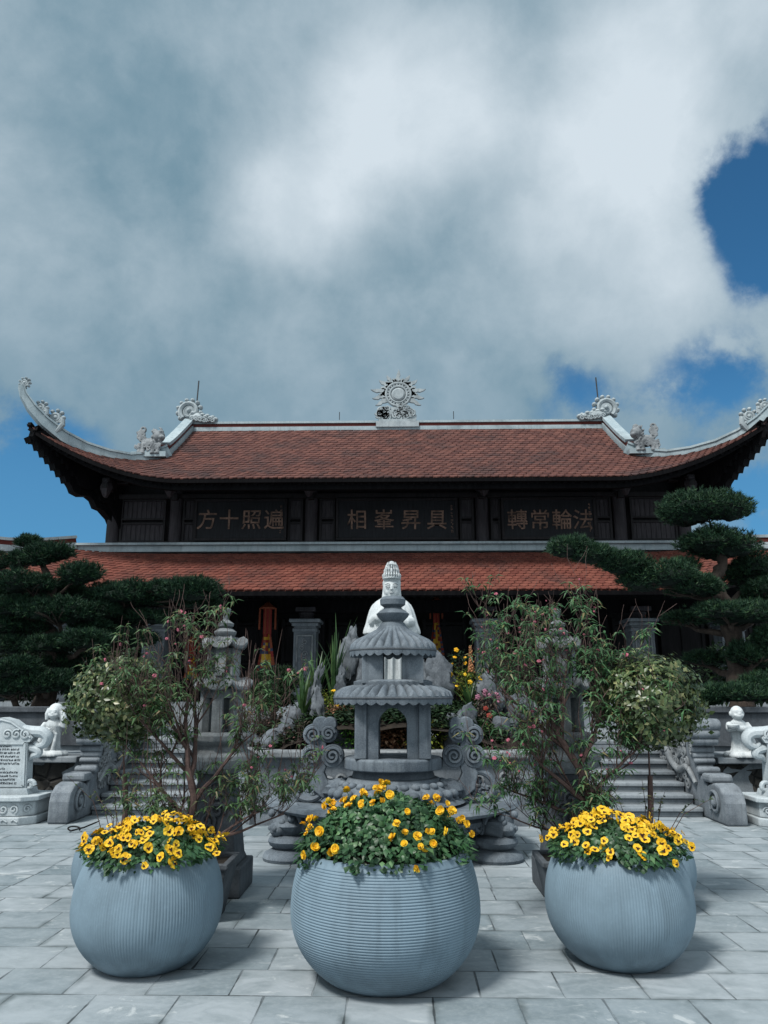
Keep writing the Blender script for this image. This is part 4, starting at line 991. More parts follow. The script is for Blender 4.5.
for ang in (-38, -142, 38, 142):
    a = math.radians(ang); c = (1.32*math.cos(a), CY+1.12*math.sin(a), 0); l = MB()
    l.lathe([(.26, 0), (.27, .03), (.25, .07), (.19, .10), (.16, .115), (.20, .14), (.22, .18), (.20, .22), (.15, .24), (.01, .242)], 24, c); lg = l.build('leg', S, CE)
    h = MB(); d = Vector((math.cos(a), math.sin(a), 0)); p = Vector(c)
    h.blob(p+Vector((0, 0, .33)), (.18, .18, .15), rough=.25, freq=2.5, seed=ang); h.blob(p+d*.12+Vector((0, 0, .30)), (.10, .10, .08), rough=.2, freq=3, seed=ang+1)
    for sgn in (-1, 1):
        sd = Vector((-d.y, d.x, 0))*sgn; h.blob(p+d*.13+sd*.07+Vector((0, 0, .37)), .035); h.tube([p+sd*.1+Vector((0, 0, .42)), p+sd*.19+Vector((0, 0, .44)), p+sd*.22+Vector((0, 0, .36))], [.05, .045, .02], 7)
        h.blob(p+d*.2+sd*.04+Vector((0, 0, .31)), .028)
    for k in range(10): h.blob(p+Vector((rnd.gauss(0, .11), rnd.gauss(0, .11), .40+rnd.random()*.08)), .04, (6, 8))
    h.build('lion_mask', S, lg)
# cloud handles
for sx in (-1, 1):
    hb = MB(); Y0 = CY-.05
    P = lambda px, py: (at(px, py, CY).x+.0, at(px, py, CY).z)
    fr = lambda u, v, d: (sx*u, Y0+d, v)
    mk = lambda px, py: tuple([-P(px, py)[0]+(-.015), P(px, py)[1]])
    for i, (px, py, r) in enumerate(((313, 734, .115), (328, 733, .10), (312, 755, .125), (332, 755, .125), (320, 724, .085), (329, 724, .08))):
        u, v = mk(px, py); hb.prism([(u+r*math.cos(k*PI/12), v+r*math.sin(k*PI/12)) for k in range(24)], -.075-.003*i, .075+.003*i, fr)
    st = [mk(*q) for q in ((321, 728), (321, 742), (321, 752), (319, 765), (316, 772), (319, 783), (326, 790), (334, 793))]
    wv = [.05, .05, .07, .075, .085, .095, .085, .05]
    L_ = []; R2 = []
    for i, (u, v) in enumerate(st):
        q0, q1 = Vector(st[max(0, i-1)]), Vector(st[min(len(st)-1, i+1)]); d = (q1-q0).normalized(); n_ = Vector((-d.y, d.x)); L_.append((u+n_.x*wv[i], v+n_.y*wv[i])); R2.append((u-n_.x*wv[i], v-n_.y*wv[i]))
    vs = [fr(u, v, -.07) for u, v in L_]+[fr(u, v, -.07) for u, v in R2]+[fr(u, v, .07) for u, v in L_]+[fr(u, v, .07) for u, v in R2]; n = len(st); F = []
    for i in range(n-1): F += [(i, i+1, n+i+1, n+i), (2*n+i, 3*n+i, 3*n+i+1, 2*n+i+1), (i, 2*n+i, 2*n+i+1, i+1), (n+i, n+i+1, 3*n+i+1, 3*n+i)]
    F += [(0, n, 3*n, 2*n), (n-1, 3*n-1, 4*n-1, 2*n-1)]; hb.add(vs, F)
    hd = hb.build('handle', S, CE, smooth=False, bevel=.012)
    sc = MB()
    for px, py, r, t0, sg in ((313, 734, .085, 0, 1), (328, 733, .075, 3, -1), (312, 755, .095, 0, 1), (332, 755, .095, 3, -1)):
        u, v = mk(px, py); sc.tube(spiral((u, v), r, .012, 1.9, lambda a, b: Vector((sx*a, Y0-.093, b)), 34, start=t0, sgn=sg), .017, 6)
    u, v = mk(308, 783)                               # the openwork ring at the foot of the handle
    sc.tube([(sx*(u+.17*math.cos(k*PI/12)), Y0-.02, v-.02+.15*math.sin(k*PI/12)) for k in range(25)], .035, 8)
    for k in range(22): sc.blob((sx*(u+rnd.uniform(-.12, .12)), Y0+.01, v-.02+rnd.uniform(-.10, .10)), (.035, .05, .03), (5, 7), rough=.3, seed=k)
    u, v = mk(340, 788); sc.blob((sx*(u+.04), Y0-.02, v), (.16, .16, .10), rough=.4, freq=3, seed=9)
    sc.build('scroll_carving', S, hd)
# lid: lotus skirt, drum, then the two tiled tiers
z = zz
m = MB(); m.lathe([(.80, .48), (.74, .52), (.73, z(797)+.0), (.70, z(792)), (.60, z(784)), (.52, z(780)), (.50, z(777)), (.46, z(776)), (.44, z(770)), (.46, z(768.5))], 72, (0, CY, 0), fn=lambda r, zq, t, j: (r*(1+(.028*abs(math.cos(10*t)) if 1 <= j <= 4 else 0)), zq)); m.build('lotus_skirt', S, CE)
m = MB()
for k in range(30):
    a = k*2*PI/30
    for zq, R_, sz in ((z(790), .70, .062), (z(783), .575, .05)):
        a2 = a+(PI/30 if sz < .06 else 0); m.blob((R_*math.cos(a2), CY+R_*math.sin(a2), zq), (sz*1.05, sz*1.05, sz*.85), (7, 9))
m.build('lotus_petals', S, CE)
m = MB(); m.lathe([(.46, z(769)), (.545, z(768)), (.55, z(766)), (.55, z(758)), (.535, z(756.5)), (.02, z(756.5))], 72, (0, CY, 0)); m.build('drum', S, CE, bevel=.008)
for k in range(4):
    a = PI/4+k*PI/2; c = MB(); c.box((.345*(1 if math.cos(a) > 0 else -1), CY+.345*(1 if math.sin(a) > 0 else -1), (z(756.5)+z(699))/2), (.13, .13, z(699)-z(756.5))); c.build('column', S, CE, smooth=False, bevel=.01)
# arched frames between the columns
fm = MB(); H0, H1 = z(756.5), z(700)
for k in range(4):
    a = -PI/2+k*PI/2; R_ = .335; tdir = Vector((-math.sin(a), math.cos(a), 0)); nd = Vector((math.cos(a), math.sin(a), 0)); hw, W_ = .155, .278
    arc = [(hw, H0)]+[(hw*math.cos(q), H0+.60*(H1-H0)+hw*.95*math.sin(q)*(1 if abs(math.sin(q)) < .9 else 1.12)) for q in [i*PI/10 for i in range(11)]]+[(-hw, H0)]
    out_ = [(W_, H0)]+[(W_*(1-2*i/10), H1) for i in range(11)]+[(-W_, H0)]
    fr = lambda u, v, d: Vector((0, CY, 0))+nd*(R_+d)+tdir*u+Vector((0, 0, v))
    n = len(arc); vs = [fr(u, v, .05) for u, v in out_]+[fr(u, v, .05) for u, v in arc]+[fr(u, v, -.04) for u, v in out_]+[fr(u, v, -.04) for u, v in arc]; F = []
    for i in range(n-1): F += [(i, i+1, n+i+1, n+i), (2*n+i, 3*n+i, 3*n+i+1, 2*n+i+1), (n+i, n+i+1, 3*n+i+1, 3*n+i)]
    fm.add(vs, F)
fm.build('arch_frame', S, CE, smooth=False)
def tier(z0, z1, R, r, n=36):
    f = MB(); K = n*6
    pr = [(r*.8, z0-.005), (R*.93, z0-.05), (R*.985, z0-.055), (R, z0-.02), (R, z0+.012), (R*.97, z0+.03), (R*.84, z0+.06+.10*(z1-z0)), (R*.66, z0+.06+.32*(z1-z0)), (r*1.12, z1-.12*(z1-z0)), (r, z1), (.02, z1)]
    def fn(q, zq, t, j):
        c = math.cos(n*t); s_ = .5+.5*c
        if j in (1, 2): return q, zq-.030*(s_**.5)
        if j in (3, 4): return q, zq
        if 5 <= j <= 8: return q*(1+.006*(2*s_-1)), zq+.030*(2*s_**.45-1)*(1 if j < 7 else .5 if j == 7 else .1)
        return q, zq
    f.lathe(pr, K, (0, CY, 0), fn=fn); o = f.build('tiled_roof', S, CE)
    e = MB(); e.lathe([(R*1.004, z0-.022), (R*1.012, z0-.012), (R*1.004, z0-.002)], 64, (0, CY, 0), cap=False); e.build('eave_band', M['dark'], o)
tier(z(697), z(680), .675, .40, 36)
for k in range(4):
    c = MB(); c.box((.222*(-1, 1, 1, -1)[k], CY+.222*(-1, -1, 1, 1)[k], (z(684)+z(653))/2), (.235, .235, z(653)-z(684))); c.build('upper_column', S, CE, smooth=False, bevel=.008)
tier(z(650), z(627), .50, .17, 30)
m = MB(); m.lathe([(.17, z(629)), (.145, z(624)), (.12, z(622)), (.17, z(617)), (.185, z(614)), (.15, z(611)), (.11, z(609)), (.10, z(607.5)), (.14, z(605)), (.145, z(600)), (.12, z(597)), (.05, z(596)), (.01, z(595.5))], 28, (0, CY, 0), fn=lambda r, zq, t, j: (r*(1+(.04*abs(math.cos(6*t)) if j in (3, 4, 8, 9) else 0)), zq)); m.build('finial', S, CE)

# ------------------------------------------------------------------ rockery basin
BA = empty('rockery_basin', (0, 11.6, 0), 'low carved stone basin wall holding the rock garden', 'basin')
plan = [(-2.28, 13.0), (-2.28, 11.35), (-1.75, 10.45), (1.80, 10.45), (2.30, 11.35), (2.30, 13.0)]
for (x0, y0), (x1, y1) in zip(plan, plan[1:]):
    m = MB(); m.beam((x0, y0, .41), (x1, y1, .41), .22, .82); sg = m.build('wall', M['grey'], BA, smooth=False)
    d = Vector((x1-x0, y1-y0, 0)); L = d.length; d /= L; nrm = Vector((d.y, -d.x, 0)); q = MB()
    for k in range(int(L/.16)):
        u = .1+.16*k; q.tube(spiral((u, rnd.uniform(.2, .62)), .085, .012, 1.4, lambda a, b: Vector((x0, y0, 0))+d*a+nrm*.115+Vector((0, 0, b)), 14, start=rnd.random()*6), .022, 5)
    q.build('cloud_relief', M['lantern'], sg)
    m = MB(); e = d*.06; m.beam(Vector((x0, y0, .865))-e, Vector((x1, y1, .865))+e, .40, .09+.003*(x0 > 0)); m.build('coping', M['lantern'], BA, smooth=False, bevel=.02)
so_ = MB(); n = 22; vs = []
def mound(x, y):
    e = max(0, 1-((x/2.2)**2*.8+((y-12.3)/1.9)**2*.6)); return .78+.75*e**.8+.10*mnoise.noise(Vector((x*2, y*2, 0)))
for j in range(n+1):
    for i in range(n+1):
        u = -2.2+4.4*i/n; y = 10.5+2.5*j/n; lim = 2.2 if y > 11.35 else 1.7+.5*(y-10.5)/.85; x = u*lim/2.2; vs.append((x, y, mound(x, y)))
so_.add(vs, [(j*(n+1)+i, j*(n+1)+i+1, (j+1)*(n+1)+i+1, (j+1)*(n+1)+i) for j in range(n) for i in range(n)]); so_.build('soil', M['soil'], BA)

gc = MB(); r = random.Random(77)
for i in range(13000):
    x, y = r.uniform(-2.1, 2.1), r.uniform(10.6, 13.0)
    if mnoise.noise(Vector((x*1.6, y*1.6, 3))) < -.38: continue
    d = Vector((r.gauss(0, .7), r.gauss(0, .7), r.uniform(.2, 1.0))).normalized(); L = r.uniform(.05, .13); gc.leaf(Vector((x, y, mound(x, y)+r.uniform(-.01, .05))), d, UPV if abs(d.z) < .9 else Vector((1, 0, 0)), L, L*.5, .1, .3)
tag(gc.build('ground_cover', M['hedge'], None, origin=(0, 11.6, .8)), 'dark low ground cover growing between the garden rocks', kind='stuff')
# garden rocks
def rock(px, py0, py1, wpx, Y, mat, lab, seed, lean=0.0, depth=.8, rough=.34, below=.25):
    a, b = at(px, py0, Y), at(px, py1, Y); h = (a.z-b.z)/2; s_ = (at(px+wpx/2, py1, Y).x-b.x)
    c = Vector((b.x, Y, (a.z+b.z)/2-below/2)); xf = Matrix.Rotation(lean, 3, 'Y')
    m = MB(); m.blob((0, 0, 0), (s_*1.12, s_*depth*1.1, h+below/2), (26, 30), rough=rough, freq=1.7, seed=seed, xf=xf)
    m.v = [Vector(v)+Vector((.05*mnoise.noise(Vector(v)*9+Vector((seed, 0, 0))), 0, .02*mnoise.noise(Vector(v)*14)))+c for v in m.v]
    o = m.build('garden_rock', mat, None, origin=(c.x, Y, c.z-h-below/2)); tag(o, lab, 'rock', 'rocks of the rock garden'); return o
R_, PR = M['rock'], M['palerock']
for a in ((350, 628, 672, 19, 12.3, PR, 'pale upright rock left of the goddess statue, under the arching strap leaves', 1, .1),
          (341, 668, 700, 10, 11.9, R_, 'small dark rock between strap leaves and the lower tiled tier', 2),
          (310, 668, 722, 11, 11.5, PR, 'thin leaning finger of rock on the left slope', 3, .28),
          (318, 690, 720, 14, 11.2, PR, 'stubby grey rock right of the leaning finger rock', 4),
          (294, 708, 726, 22, 11.3, PR, 'low pale rock at the foot of the leaning finger rock', 5),
          (285, 722, 752, 46, 11.0, R_, 'broad dark boulder behind the left basin coping', 6),
          (342, 726, 756, 30, 10.9, R_, 'dark boulder tucked behind the censer left columns', 7),
          (440, 655, 695, 27, 11.9, R_, 'big rounded rock right of the upper tiled tier', 8),
          (443, 705, 745, 13, 11.2, R_, 'pointed rock leaning right of the censer columns', 9, -.5),
          (462, 708, 752, 34, 10.9, R_, 'tall dark slab rock right of the pointed rock', 10),
          (489, 674, 704, 26, 11.8, PR, 'bluish boulder below the right middle stone pillar', 11),
          (500, 716, 742, 42, 11.2, R_, 'wide boulder under the red and yellow flowers', 12),
          (520, 690, 730, 30, 11.9, R_, 'boulder half hidden by the right peach tree', 13),
          (392, 700, 726, 46, 12.0, PR, 'pale rock seen through the censer arch', 14),
          (368, 655, 690, 20, 12.2, R_, 'grey rock behind the upper tiled tier on the left', 15),
          (425, 665, 700, 24, 12.3, R_, 'shaded rock behind the upper tiled tier on the right', 16),
          (255, 735, 756, 30, 11.2, R_, 'flat rock behind the left end of the basin coping', 17)):
    rock(*a)

# planting of the rockery
def base_z(x, y): return mound(max(-2.1, min(2.1, x)), y)-.04
def strap(px, ytop, Y, n, wpx, lab, seed, droop=.3, z0=None):
    r = random.Random(seed); p = at(px, ytop, Y); z0 = base_z(p.x, Y) if z0 is None else z0; H = p.z-z0; m = MB(); o = Vector((p.x, Y, z0))
    for i in range(n):
        a = r.random()*2*PI; sp = r.uniform(.05, 1)*wpx/65; d = Vector((math.cos(a)*sp, math.sin(a)*sp*.7, 0)); h = H*r.uniform(.55, 1.05); w0 = r.uniform(.018, .032); prev = None; pts = []
        for k in range(7):
            t = k/6; q = o+d*.1+d*(t**1.8)*(1+droop*t)+Vector((0, 0, h*(t-droop*.55*sp*t**3))); pts.append((q, w0*(1-t**2.2)+.002))
        sd = Vector((-math.sin(a+r.gauss(0, .5)), math.cos(a), 0)); vs = []
        for q, w1 in pts: vs += [q-sd*w1, q+sd*w1]
        m.add(vs, [(2*k, 2*k+1, 2*k+3, 2*k+2) for k in range(6)])
    o_ = m.build('strap_leaf_plant', M['blade'], None, origin=o); tag(o_, lab, 'plant', 'strap-leaved plants')
strap(316, 648, 11.6, 34, 26, 'tall clump of sword leaves left of the pale upright rock', 1, .15)
strap(334, 632, 12.1, 26, 16, 'narrow tall sword leaves beside the pale upright rock', 2, .15)
strap(338, 604, 12.7, 9, 22, 'arching strap leaves rising highest behind the pale upright rock', 3, .9)
strap(303, 668, 11.3, 16, 14, 'short strap leaves beside the dark clipped bush', 5, .5)
strap(470, 678, 11.6, 18, 16, 'yellow green blades right of the big rounded rock', 6, .5)
strap(392, 690, 11.3, 20, 26, 'grassy clump seen through the censer arch', 8, .6)
def bush(px, py0, py1, wpx, Y, lmat, lab, seed, n=700, L=(.04, .075), ratio=.5, fl=None, nf=0, name='garden_bush', grp='bushes of the rock garden'):
    r = random.Random(seed); a, b = at(px, py0, Y), at(px, py1, Y); hh = (a.z-b.z)/2; s_ = at(px+wpx/2, py1, Y).x-b.x; c = Vector((b.x, Y, (a.z+b.z)/2)); zb = min(c.z-hh, base_z(c.x, Y) if abs(c.x) < 2.2 else c.z-hh)
    root = empty(name, (c.x, Y, zb), lab, 'bush', grp); m = MB()
    for i in range(n):
        d = Vector((r.gauss(0, 1), r.gauss(0, 1), r.gauss(0, 1))).normalized(); k = r.random()**.4*(1+.3*mnoise.noise(d*2+Vector((seed, 0, 0)))); p = c+Vector((d.x*s_, d.y*s_*.9, d.z*hh))*k
        ld = (d*.8+Vector((r.gauss(0, .6), r.gauss(0, .6), r.gauss(.1, .5)))).normalized(); l_ = r.uniform(*L); m.leaf(p, ld, UPV if abs(ld.z) < .9 else Vector((1, 0, 0)), l_, l_*ratio, .15, .2)
    m.build('foliage', lmat, root)
    t = MB()
    for i in range(7):
        e = c+Vector((r.gauss(0, .45)*s_, r.gauss(0, .4)*s_, r.uniform(-.2, .6)*hh)); o = Vector((c.x+r.gauss(0, .03), Y+r.gauss(0, .03), zb)); t.tube([o, o.lerp(e, .5)+Vector((r.gauss(0, .03), 0, 0)), e], [.014, .010, .004], 5)
    t.build('stems', M['twig'], root)
    if fl:
        f = MB(); 
        for k in range(5): q = k*2*PI/5; f.blob((.022*math.cos(q), .022*math.sin(q), 0), (.022, .018, .010), (4, 6))
        f.blob((0, 0, .008), .012, (4, 6)); fo = f.build('flower', fl, None); me = fo.data; bpy.data.objects.remove(fo)
        for i in range(nf):
            d = Vector((r.gauss(0, .8), -abs(r.gauss(0, .7)), r.gauss(.5, .6))).normalized(); o = bpy.data.objects.new('flower', me); COL.objects.link(o); o.parent = root
            o.location = c+Vector((d.x*s_, d.y*s_*.9, d.z*hh))*r.uniform(.9, 1.08)-Vector((c.x, Y, zb)); o.rotation_euler = (r.uniform(.5, 1.6), 0, r.uniform(-1, 1)); k = r.uniform(.6, 1.15); o.scale = (k, k, k)
bush(329, 690, 724, 34, 11.4, M['lime'], 'lime yellow leafy bush left of the censer roof', 1, 520, fl=M['yellow'], nf=4)
bush(341, 706, 738, 34, 11.1, M['copper'], 'copper and cream leaved bush beside the censer left column', 2, 620, (.05, .085), .6)
bush(440, 700, 748, 24, 11.4, M['fern'], 'bright green ferny bush right of the censer columns', 3, 800, (.05, .09), .22)
bush(400, 715, 745, 48, 11.6, M['hedge'], 'dark green bush seen through the censer arch', 4, 700)
bush(392, 722, 752, 44, 10.9, M['copper'], 'coppery bush low in the censer arch', 44, 620, (.05, .08), .6)
bush(466, 668, 700, 34, 11.9, M['lime'], 'yellow bush in front of the upright orange flower', 5, 520, fl=M['yellow'], nf=6)
bush(458, 650, 676, 18, 12.2, M['hedge'], 'small dark bush with amber blooms behind the big rounded rock', 6, 300, fl=M['orange'], nf=5)
bush(488, 690, 712, 26, 11.5, M['dusky'], 'low bush with pink flowers below the bluish boulder', 7, 320, fl=M['pinkp'], nf=9)
bush(481, 706, 734, 30, 11.2, M['dusky'], 'dusky bush with red and yellow flowers above the wide boulder', 8, 420, fl=M['redp'], nf=7)
bush(505, 655, 690, 40, 12.2, M['dusky'], 'dusky leafed bush under the right middle stone pillar', 9, 560)
bush(272, 706, 748, 56, 11.5, M['dusky'], 'brownish pink leaved bush below the dark clipped bush', 10, 1100)
bush(530, 700, 745, 56, 11.9, M['hedge'], 'dark shrub behind the right peach tree', 11, 900)
bush(252, 715, 752, 40, 12.2, M['hedge'], 'dark shrub between left stairs and the brownish bush', 12, 700)
for px, lab, sd in ((352, 'low green bush left behind the censer drum', 71), (425, 'low green bush right behind the censer drum', 72), (300, 'low green bush above the left part of the basin coping', 73), (478, 'low green bush above the right part of the basin coping', 74)):
    bush(px, 722, 756, 50, 10.85, M[('fern', 'lime', 'dusky', 'blade')[sd-71]], lab, sd, 760, (.05, .09), .42)
# upright orange flower spike
a, b = at(471, 645, 11.8), at(471, 672, 11.8); root = empty('flower_spike', (b.x, 11.8, base_z(b.x, 11.8)), 'upright orange flower spike beside the big rounded rock', 'flower')
m = MB(); r = random.Random(3)
for i in range(70):
    t = i/70; q = i*2.4; m.blob((b.x+rnd.uniform(.02, .06)*(1-.8*t)*math.cos(q), 11.8+.050*(1-.8*t)*math.sin(q), b.z+(a.z-b.z)*t), ((rnd.uniform(.012, .024)*(1-.5*t)),)*3, (5, 6))
m.build('bloom', M['orangep'], root); m = MB(); m.tube([(b.x, 11.8, base_z(b.x, 11.8)), (b.x, 11.8, a.z)], .014, 5)
m.build('stem', M['blade'], root)

# dark clipped two-tier bush
def tuft_pad(mb, c, rx, ry, rz, n, L, r, under=.35, blades=7, w=.012):
    for i in range(n):
        d = Vector((r.gauss(0, 1), r.gauss(0, 1), r.gauss(0, 1))).normalized()
        if d.z < -.15 and r.random() > under: continue
        k = (1+.20*mnoise.noise(Vector((d.x*2.6, d.y*2.6, d.z*2.6))+c*.7)+.10*mnoise.noise(d*7+c))*r.uniform(.70, 1.12)
        zf = rz if d.z > 0 else rz*.55
        p = c+Vector((d.x*rx, d.y*ry, d.z*zf))*k; od = (Vector((d.x*.7, d.y*.7, max(d.z, -.2)+.45))).normalized()
        for b in range(blades):
            e = (od+Vector((r.gauss(0, .55), r.gauss(0, .55), r.gauss(0, .45)))).normalized(); sd = e.cross(Vector((r.gauss(0, 1), r.gauss(0, 1), r.gauss(0, 1)))).normalized()*w*.5; l_ = L*r.uniform(.6, 1.15)
            mb.add([p-sd, p+sd, p+e*l_], [(0, 1, 2)])
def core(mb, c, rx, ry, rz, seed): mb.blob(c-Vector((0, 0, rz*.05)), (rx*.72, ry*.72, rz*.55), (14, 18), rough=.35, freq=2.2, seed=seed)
r = random.Random(8); c1 = at(276, 683, 12.2); c2 = at(270, 700, 11.9); root = empty('clipped_bush', (c2.x, 12.0, .95), 'dark clipped two-tier bush under the patchwork banner', 'bush')
for c_, rx, rz in ((c1, .40, .22), (c2, .36, .22)):
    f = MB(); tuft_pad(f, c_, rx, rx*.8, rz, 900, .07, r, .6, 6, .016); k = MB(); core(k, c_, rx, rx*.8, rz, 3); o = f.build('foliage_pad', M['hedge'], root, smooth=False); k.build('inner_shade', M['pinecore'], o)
m = MB(); m.tube([(c2.x, 12.0, .85), (c2.x+.03, 12.0, 1.2), (c1.x, 12.2, c1.z)], [.06, .05, .03], 7); m.build('trunk', M['bark'], root)

# ------------------------------------------------------------------ cloud-pruned pines
def pine(lab, trunk, rad, pads, mat, seed, dens=520):
    r = random.Random(seed); T_ = [Vector(p) for p in trunk]; root = empty('cloud_pruned_pine', tuple(T_[0]), lab, 'tree', 'cloud-pruned pines on the terrace')
    # a smooth trunk path
    P = []
    for i in range(len(T_)-1):
        p0, p1, p2, p3 = T_[max(0, i-1)], T_[i], T_[i+1], T_[min(len(T_)-1, i+2)]
        for k in range(6):
            t = k/6; P.append(.5*((2*p1)+(p2-p0)*t+(2*p0-5*p1+4*p2-p3)*t*t+(3*p1-p0-3*p2+p3)*t**3))
    P.append(T_[-1]); w_ = MB(); n = len(P)
    w_.tube([p+Vector((r.gauss(0, .012), r.gauss(0, .012), 0)) for p in P], [rad*(1-.75*i/(n-1))*(1+.12*math.sin(i*1.7)) for i in range(n)], 10)
    for px, py, hw, hh, Y in pads:
        c = at(px, py, Y); sc_ = 770/(c-CAM).dot(Fv); rx, rz = hw/sc_, hh/sc_*1.0
        j = min(range(n), key=lambda i: (P[i]-(c-Vector((0, 0, .35)))).length); s0 = P[j]; e = c-Vector((0, 0, rz*.35)); mid = s0.lerp(e, .5)+Vector((r.gauss(0, .06), r.gauss(0, .06), -.05))
        r0 = max(.03, rad*(1-.75*j/(n-1))*.5); w_.tube([s0, s0.lerp(mid, .5)+Vector((0, 0, r.gauss(0, .05))), mid, mid.lerp(e, .5)+Vector((0, 0, r.gauss(0, .04))), e], [r0, r0*.8, r0*.65, r0*.5, r0*.35], 7)
        for k in range(9):
            q = r.random()*2*PI; v = e+Vector((math.cos(q)*rx*.75, math.sin(q)*rx*.6, rz*.25)); w_.tube([mid.lerp(e, r.uniform(.4, 1)), e.lerp(v, .5)+Vector((0, 0, -.03)), v], [r0*.32, r0*.22, .006], 5)
        f = MB(); nn = max(1, int(round(rx/(rz*2.0)))); area = rx*rx*.85+rx*rz
        subs = []
        for k in range(5 if hw > 18 else 3):            # each pad is a few overlapping cushions
            q = r.random()*2*PI; u = r.random()**.5*.55; subs.append((c+Vector((math.cos(q)*rx*u, math.sin(q)*rx*.7*u, r.uniform(-.2, .22)*rz)), rx*r.uniform(.46, .68), rz*r.uniform(.6, .95)))
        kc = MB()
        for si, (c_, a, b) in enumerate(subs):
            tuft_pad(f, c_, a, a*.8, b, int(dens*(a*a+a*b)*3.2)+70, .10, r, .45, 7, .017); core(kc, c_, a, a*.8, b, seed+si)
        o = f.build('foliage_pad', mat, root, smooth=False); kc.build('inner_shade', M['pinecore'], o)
    w_.build('trunk', M['bark'], root)
def A(px, py, Y): return tuple(at(px, py, Y))
pine('tall cloud-pruned pine with one long sweeping branch, on the right', [(6.25, 14.5, .85), A(741, 700, 14.5), A(736, 655, 14.5), A(728, 615, 14.5), A(716, 580, 14.5), A(722, 560, 14.5), A(712, 530, 14.5)], .24,
     [(708, 511, 47, 20, 14.5), (724, 546, 40, 17, 14.5), (573, 549, 26, 12, 14.0), (600, 555, 30, 15, 14.0), (625, 566, 30, 16, 14.1), (655, 580, 36, 17, 14.2), (686, 590, 34, 15, 14.3), (690, 568, 20, 10, 14.6), (728, 614, 42, 15, 14.2), (758, 607, 30, 16, 14.8), (752, 574, 30, 19, 15.0), (764, 592, 24, 16, 14.6), (686, 620, 30, 9, 15.0), (758, 656, 28, 15, 14.2), (703, 660, 26, 8, 15.0)], M['pine'], 3)
pine('low spreading pine at the right edge, behind the bald child statue', [(6.9, 13.6, .8), A(775, 690, 13.6), A(770, 668, 13.6)], .12, [(728, 694, 42, 13, 13.3), (765, 690, 26, 16, 13.6), (775, 640, 24, 18, 14.2), (700, 700, 26, 9, 13.3)], M['pine'], 4)
pine('broad dark cloud-pruned pine at the left edge, in many flat tiers', [(-6.9, 14.6, .85), A(50, 690, 14.6), A(60, 655, 14.6), A(45, 620, 14.6), A(52, 590, 14.6), A(40, 560, 14.6)], .20,
     [(24, 544, 18, 10, 14.8), (47, 556, 26, 14, 14.5), (8, 562, 18, 15, 14.6), (78, 575, 24, 14, 14.3), (30, 585, 30, 13, 14.2), (18, 608, 26, 13, 14.3), (58, 613, 38, 14, 14.1), (88, 642, 32, 10, 14.0), (52, 646, 26, 11, 14.2), (18, 670, 28, 14, 13.9), (3, 645, 18, 14, 14.3), (-10, 600, 24, 20, 14.8), (70, 665, 26, 10, 14.6), (62, 592, 26, 12, 14.9), (0, 628, 30, 13, 14.5), (35, 632, 30, 10, 14.7), (45, 685, 30, 12, 14.0), (100, 612, 24, 10, 14.5), (8, 690, 24, 10, 13.9)], M['pine2'], 5)
pine('dark pine with two wide flat crowns behind the left round shrub', [(-5.3, 14.9, .85), A(112, 690, 14.9), A(118, 650, 14.9), A(108, 622, 14.9), A(130, 602, 14.9)], .15,
     [(122, 595, 34, 14, 14.6), (162, 591, 24, 11, 14.7), (186, 592, 34, 15, 14.6), (200, 604, 20, 9, 14.9), (150, 600, 26, 10, 14.9), (118, 620, 26, 10, 15.1), (105, 668, 30, 13, 14.6), (130, 690, 30, 13, 14.4), (90, 690, 26, 14, 14.3), (150, 618, 30, 9, 15.0), (128, 640, 28, 10, 14.8), (95, 628, 24, 9, 14.6)], M['pine2'], 6)
bush(18, 622, 700, 90, 16.2, M['hedge'], 'dark hedge bush filling the gap behind the left edge pine', 61, 2600, (.10, .17), .5, grp='dark hedge bushes behind the pines')
bush(95, 640, 705, 90, 16.4, M['hedge'], 'dark hedge bush behind the pine with two wide flat crowns', 62, 2400, (.10, .17), .5, grp='dark hedge bushes behind the pines')
bush(752, 640, 705, 90, 16.4, M['hedge'], 'dark hedge bush behind the trunk of the tall right pine', 63, 2400, (.10, .17), .5, grp='dark hedge bushes behind the pines')
# low terrace walls behind the statues
for sx, x0, x1, lab in ((-1, 4.9, 8.4, 'low grey stone wall behind the smiling long-haired child statue'), (1, 4.6, 8.4, 'low grey stone wall behind the bald child statue')):
    root = empty('low_wall', (sx*6.5, 13.1, .8), lab, 'wall', 'low walls on the terrace'); MB().box((sx*(x0+x1)/2, 13.1, 1.07), (x1-x0, .22, .52)).build('wall', M['dark'], root, smooth=False)
    MB().box((sx*(x0+x1)/2, 13.1, 1.375), (x1-x0+.06, .34, .09)).build('coping', M['dark'], root, smooth=False, bevel=.012)

# ------------------------------------------------------------------ statues
W_ = M['white']
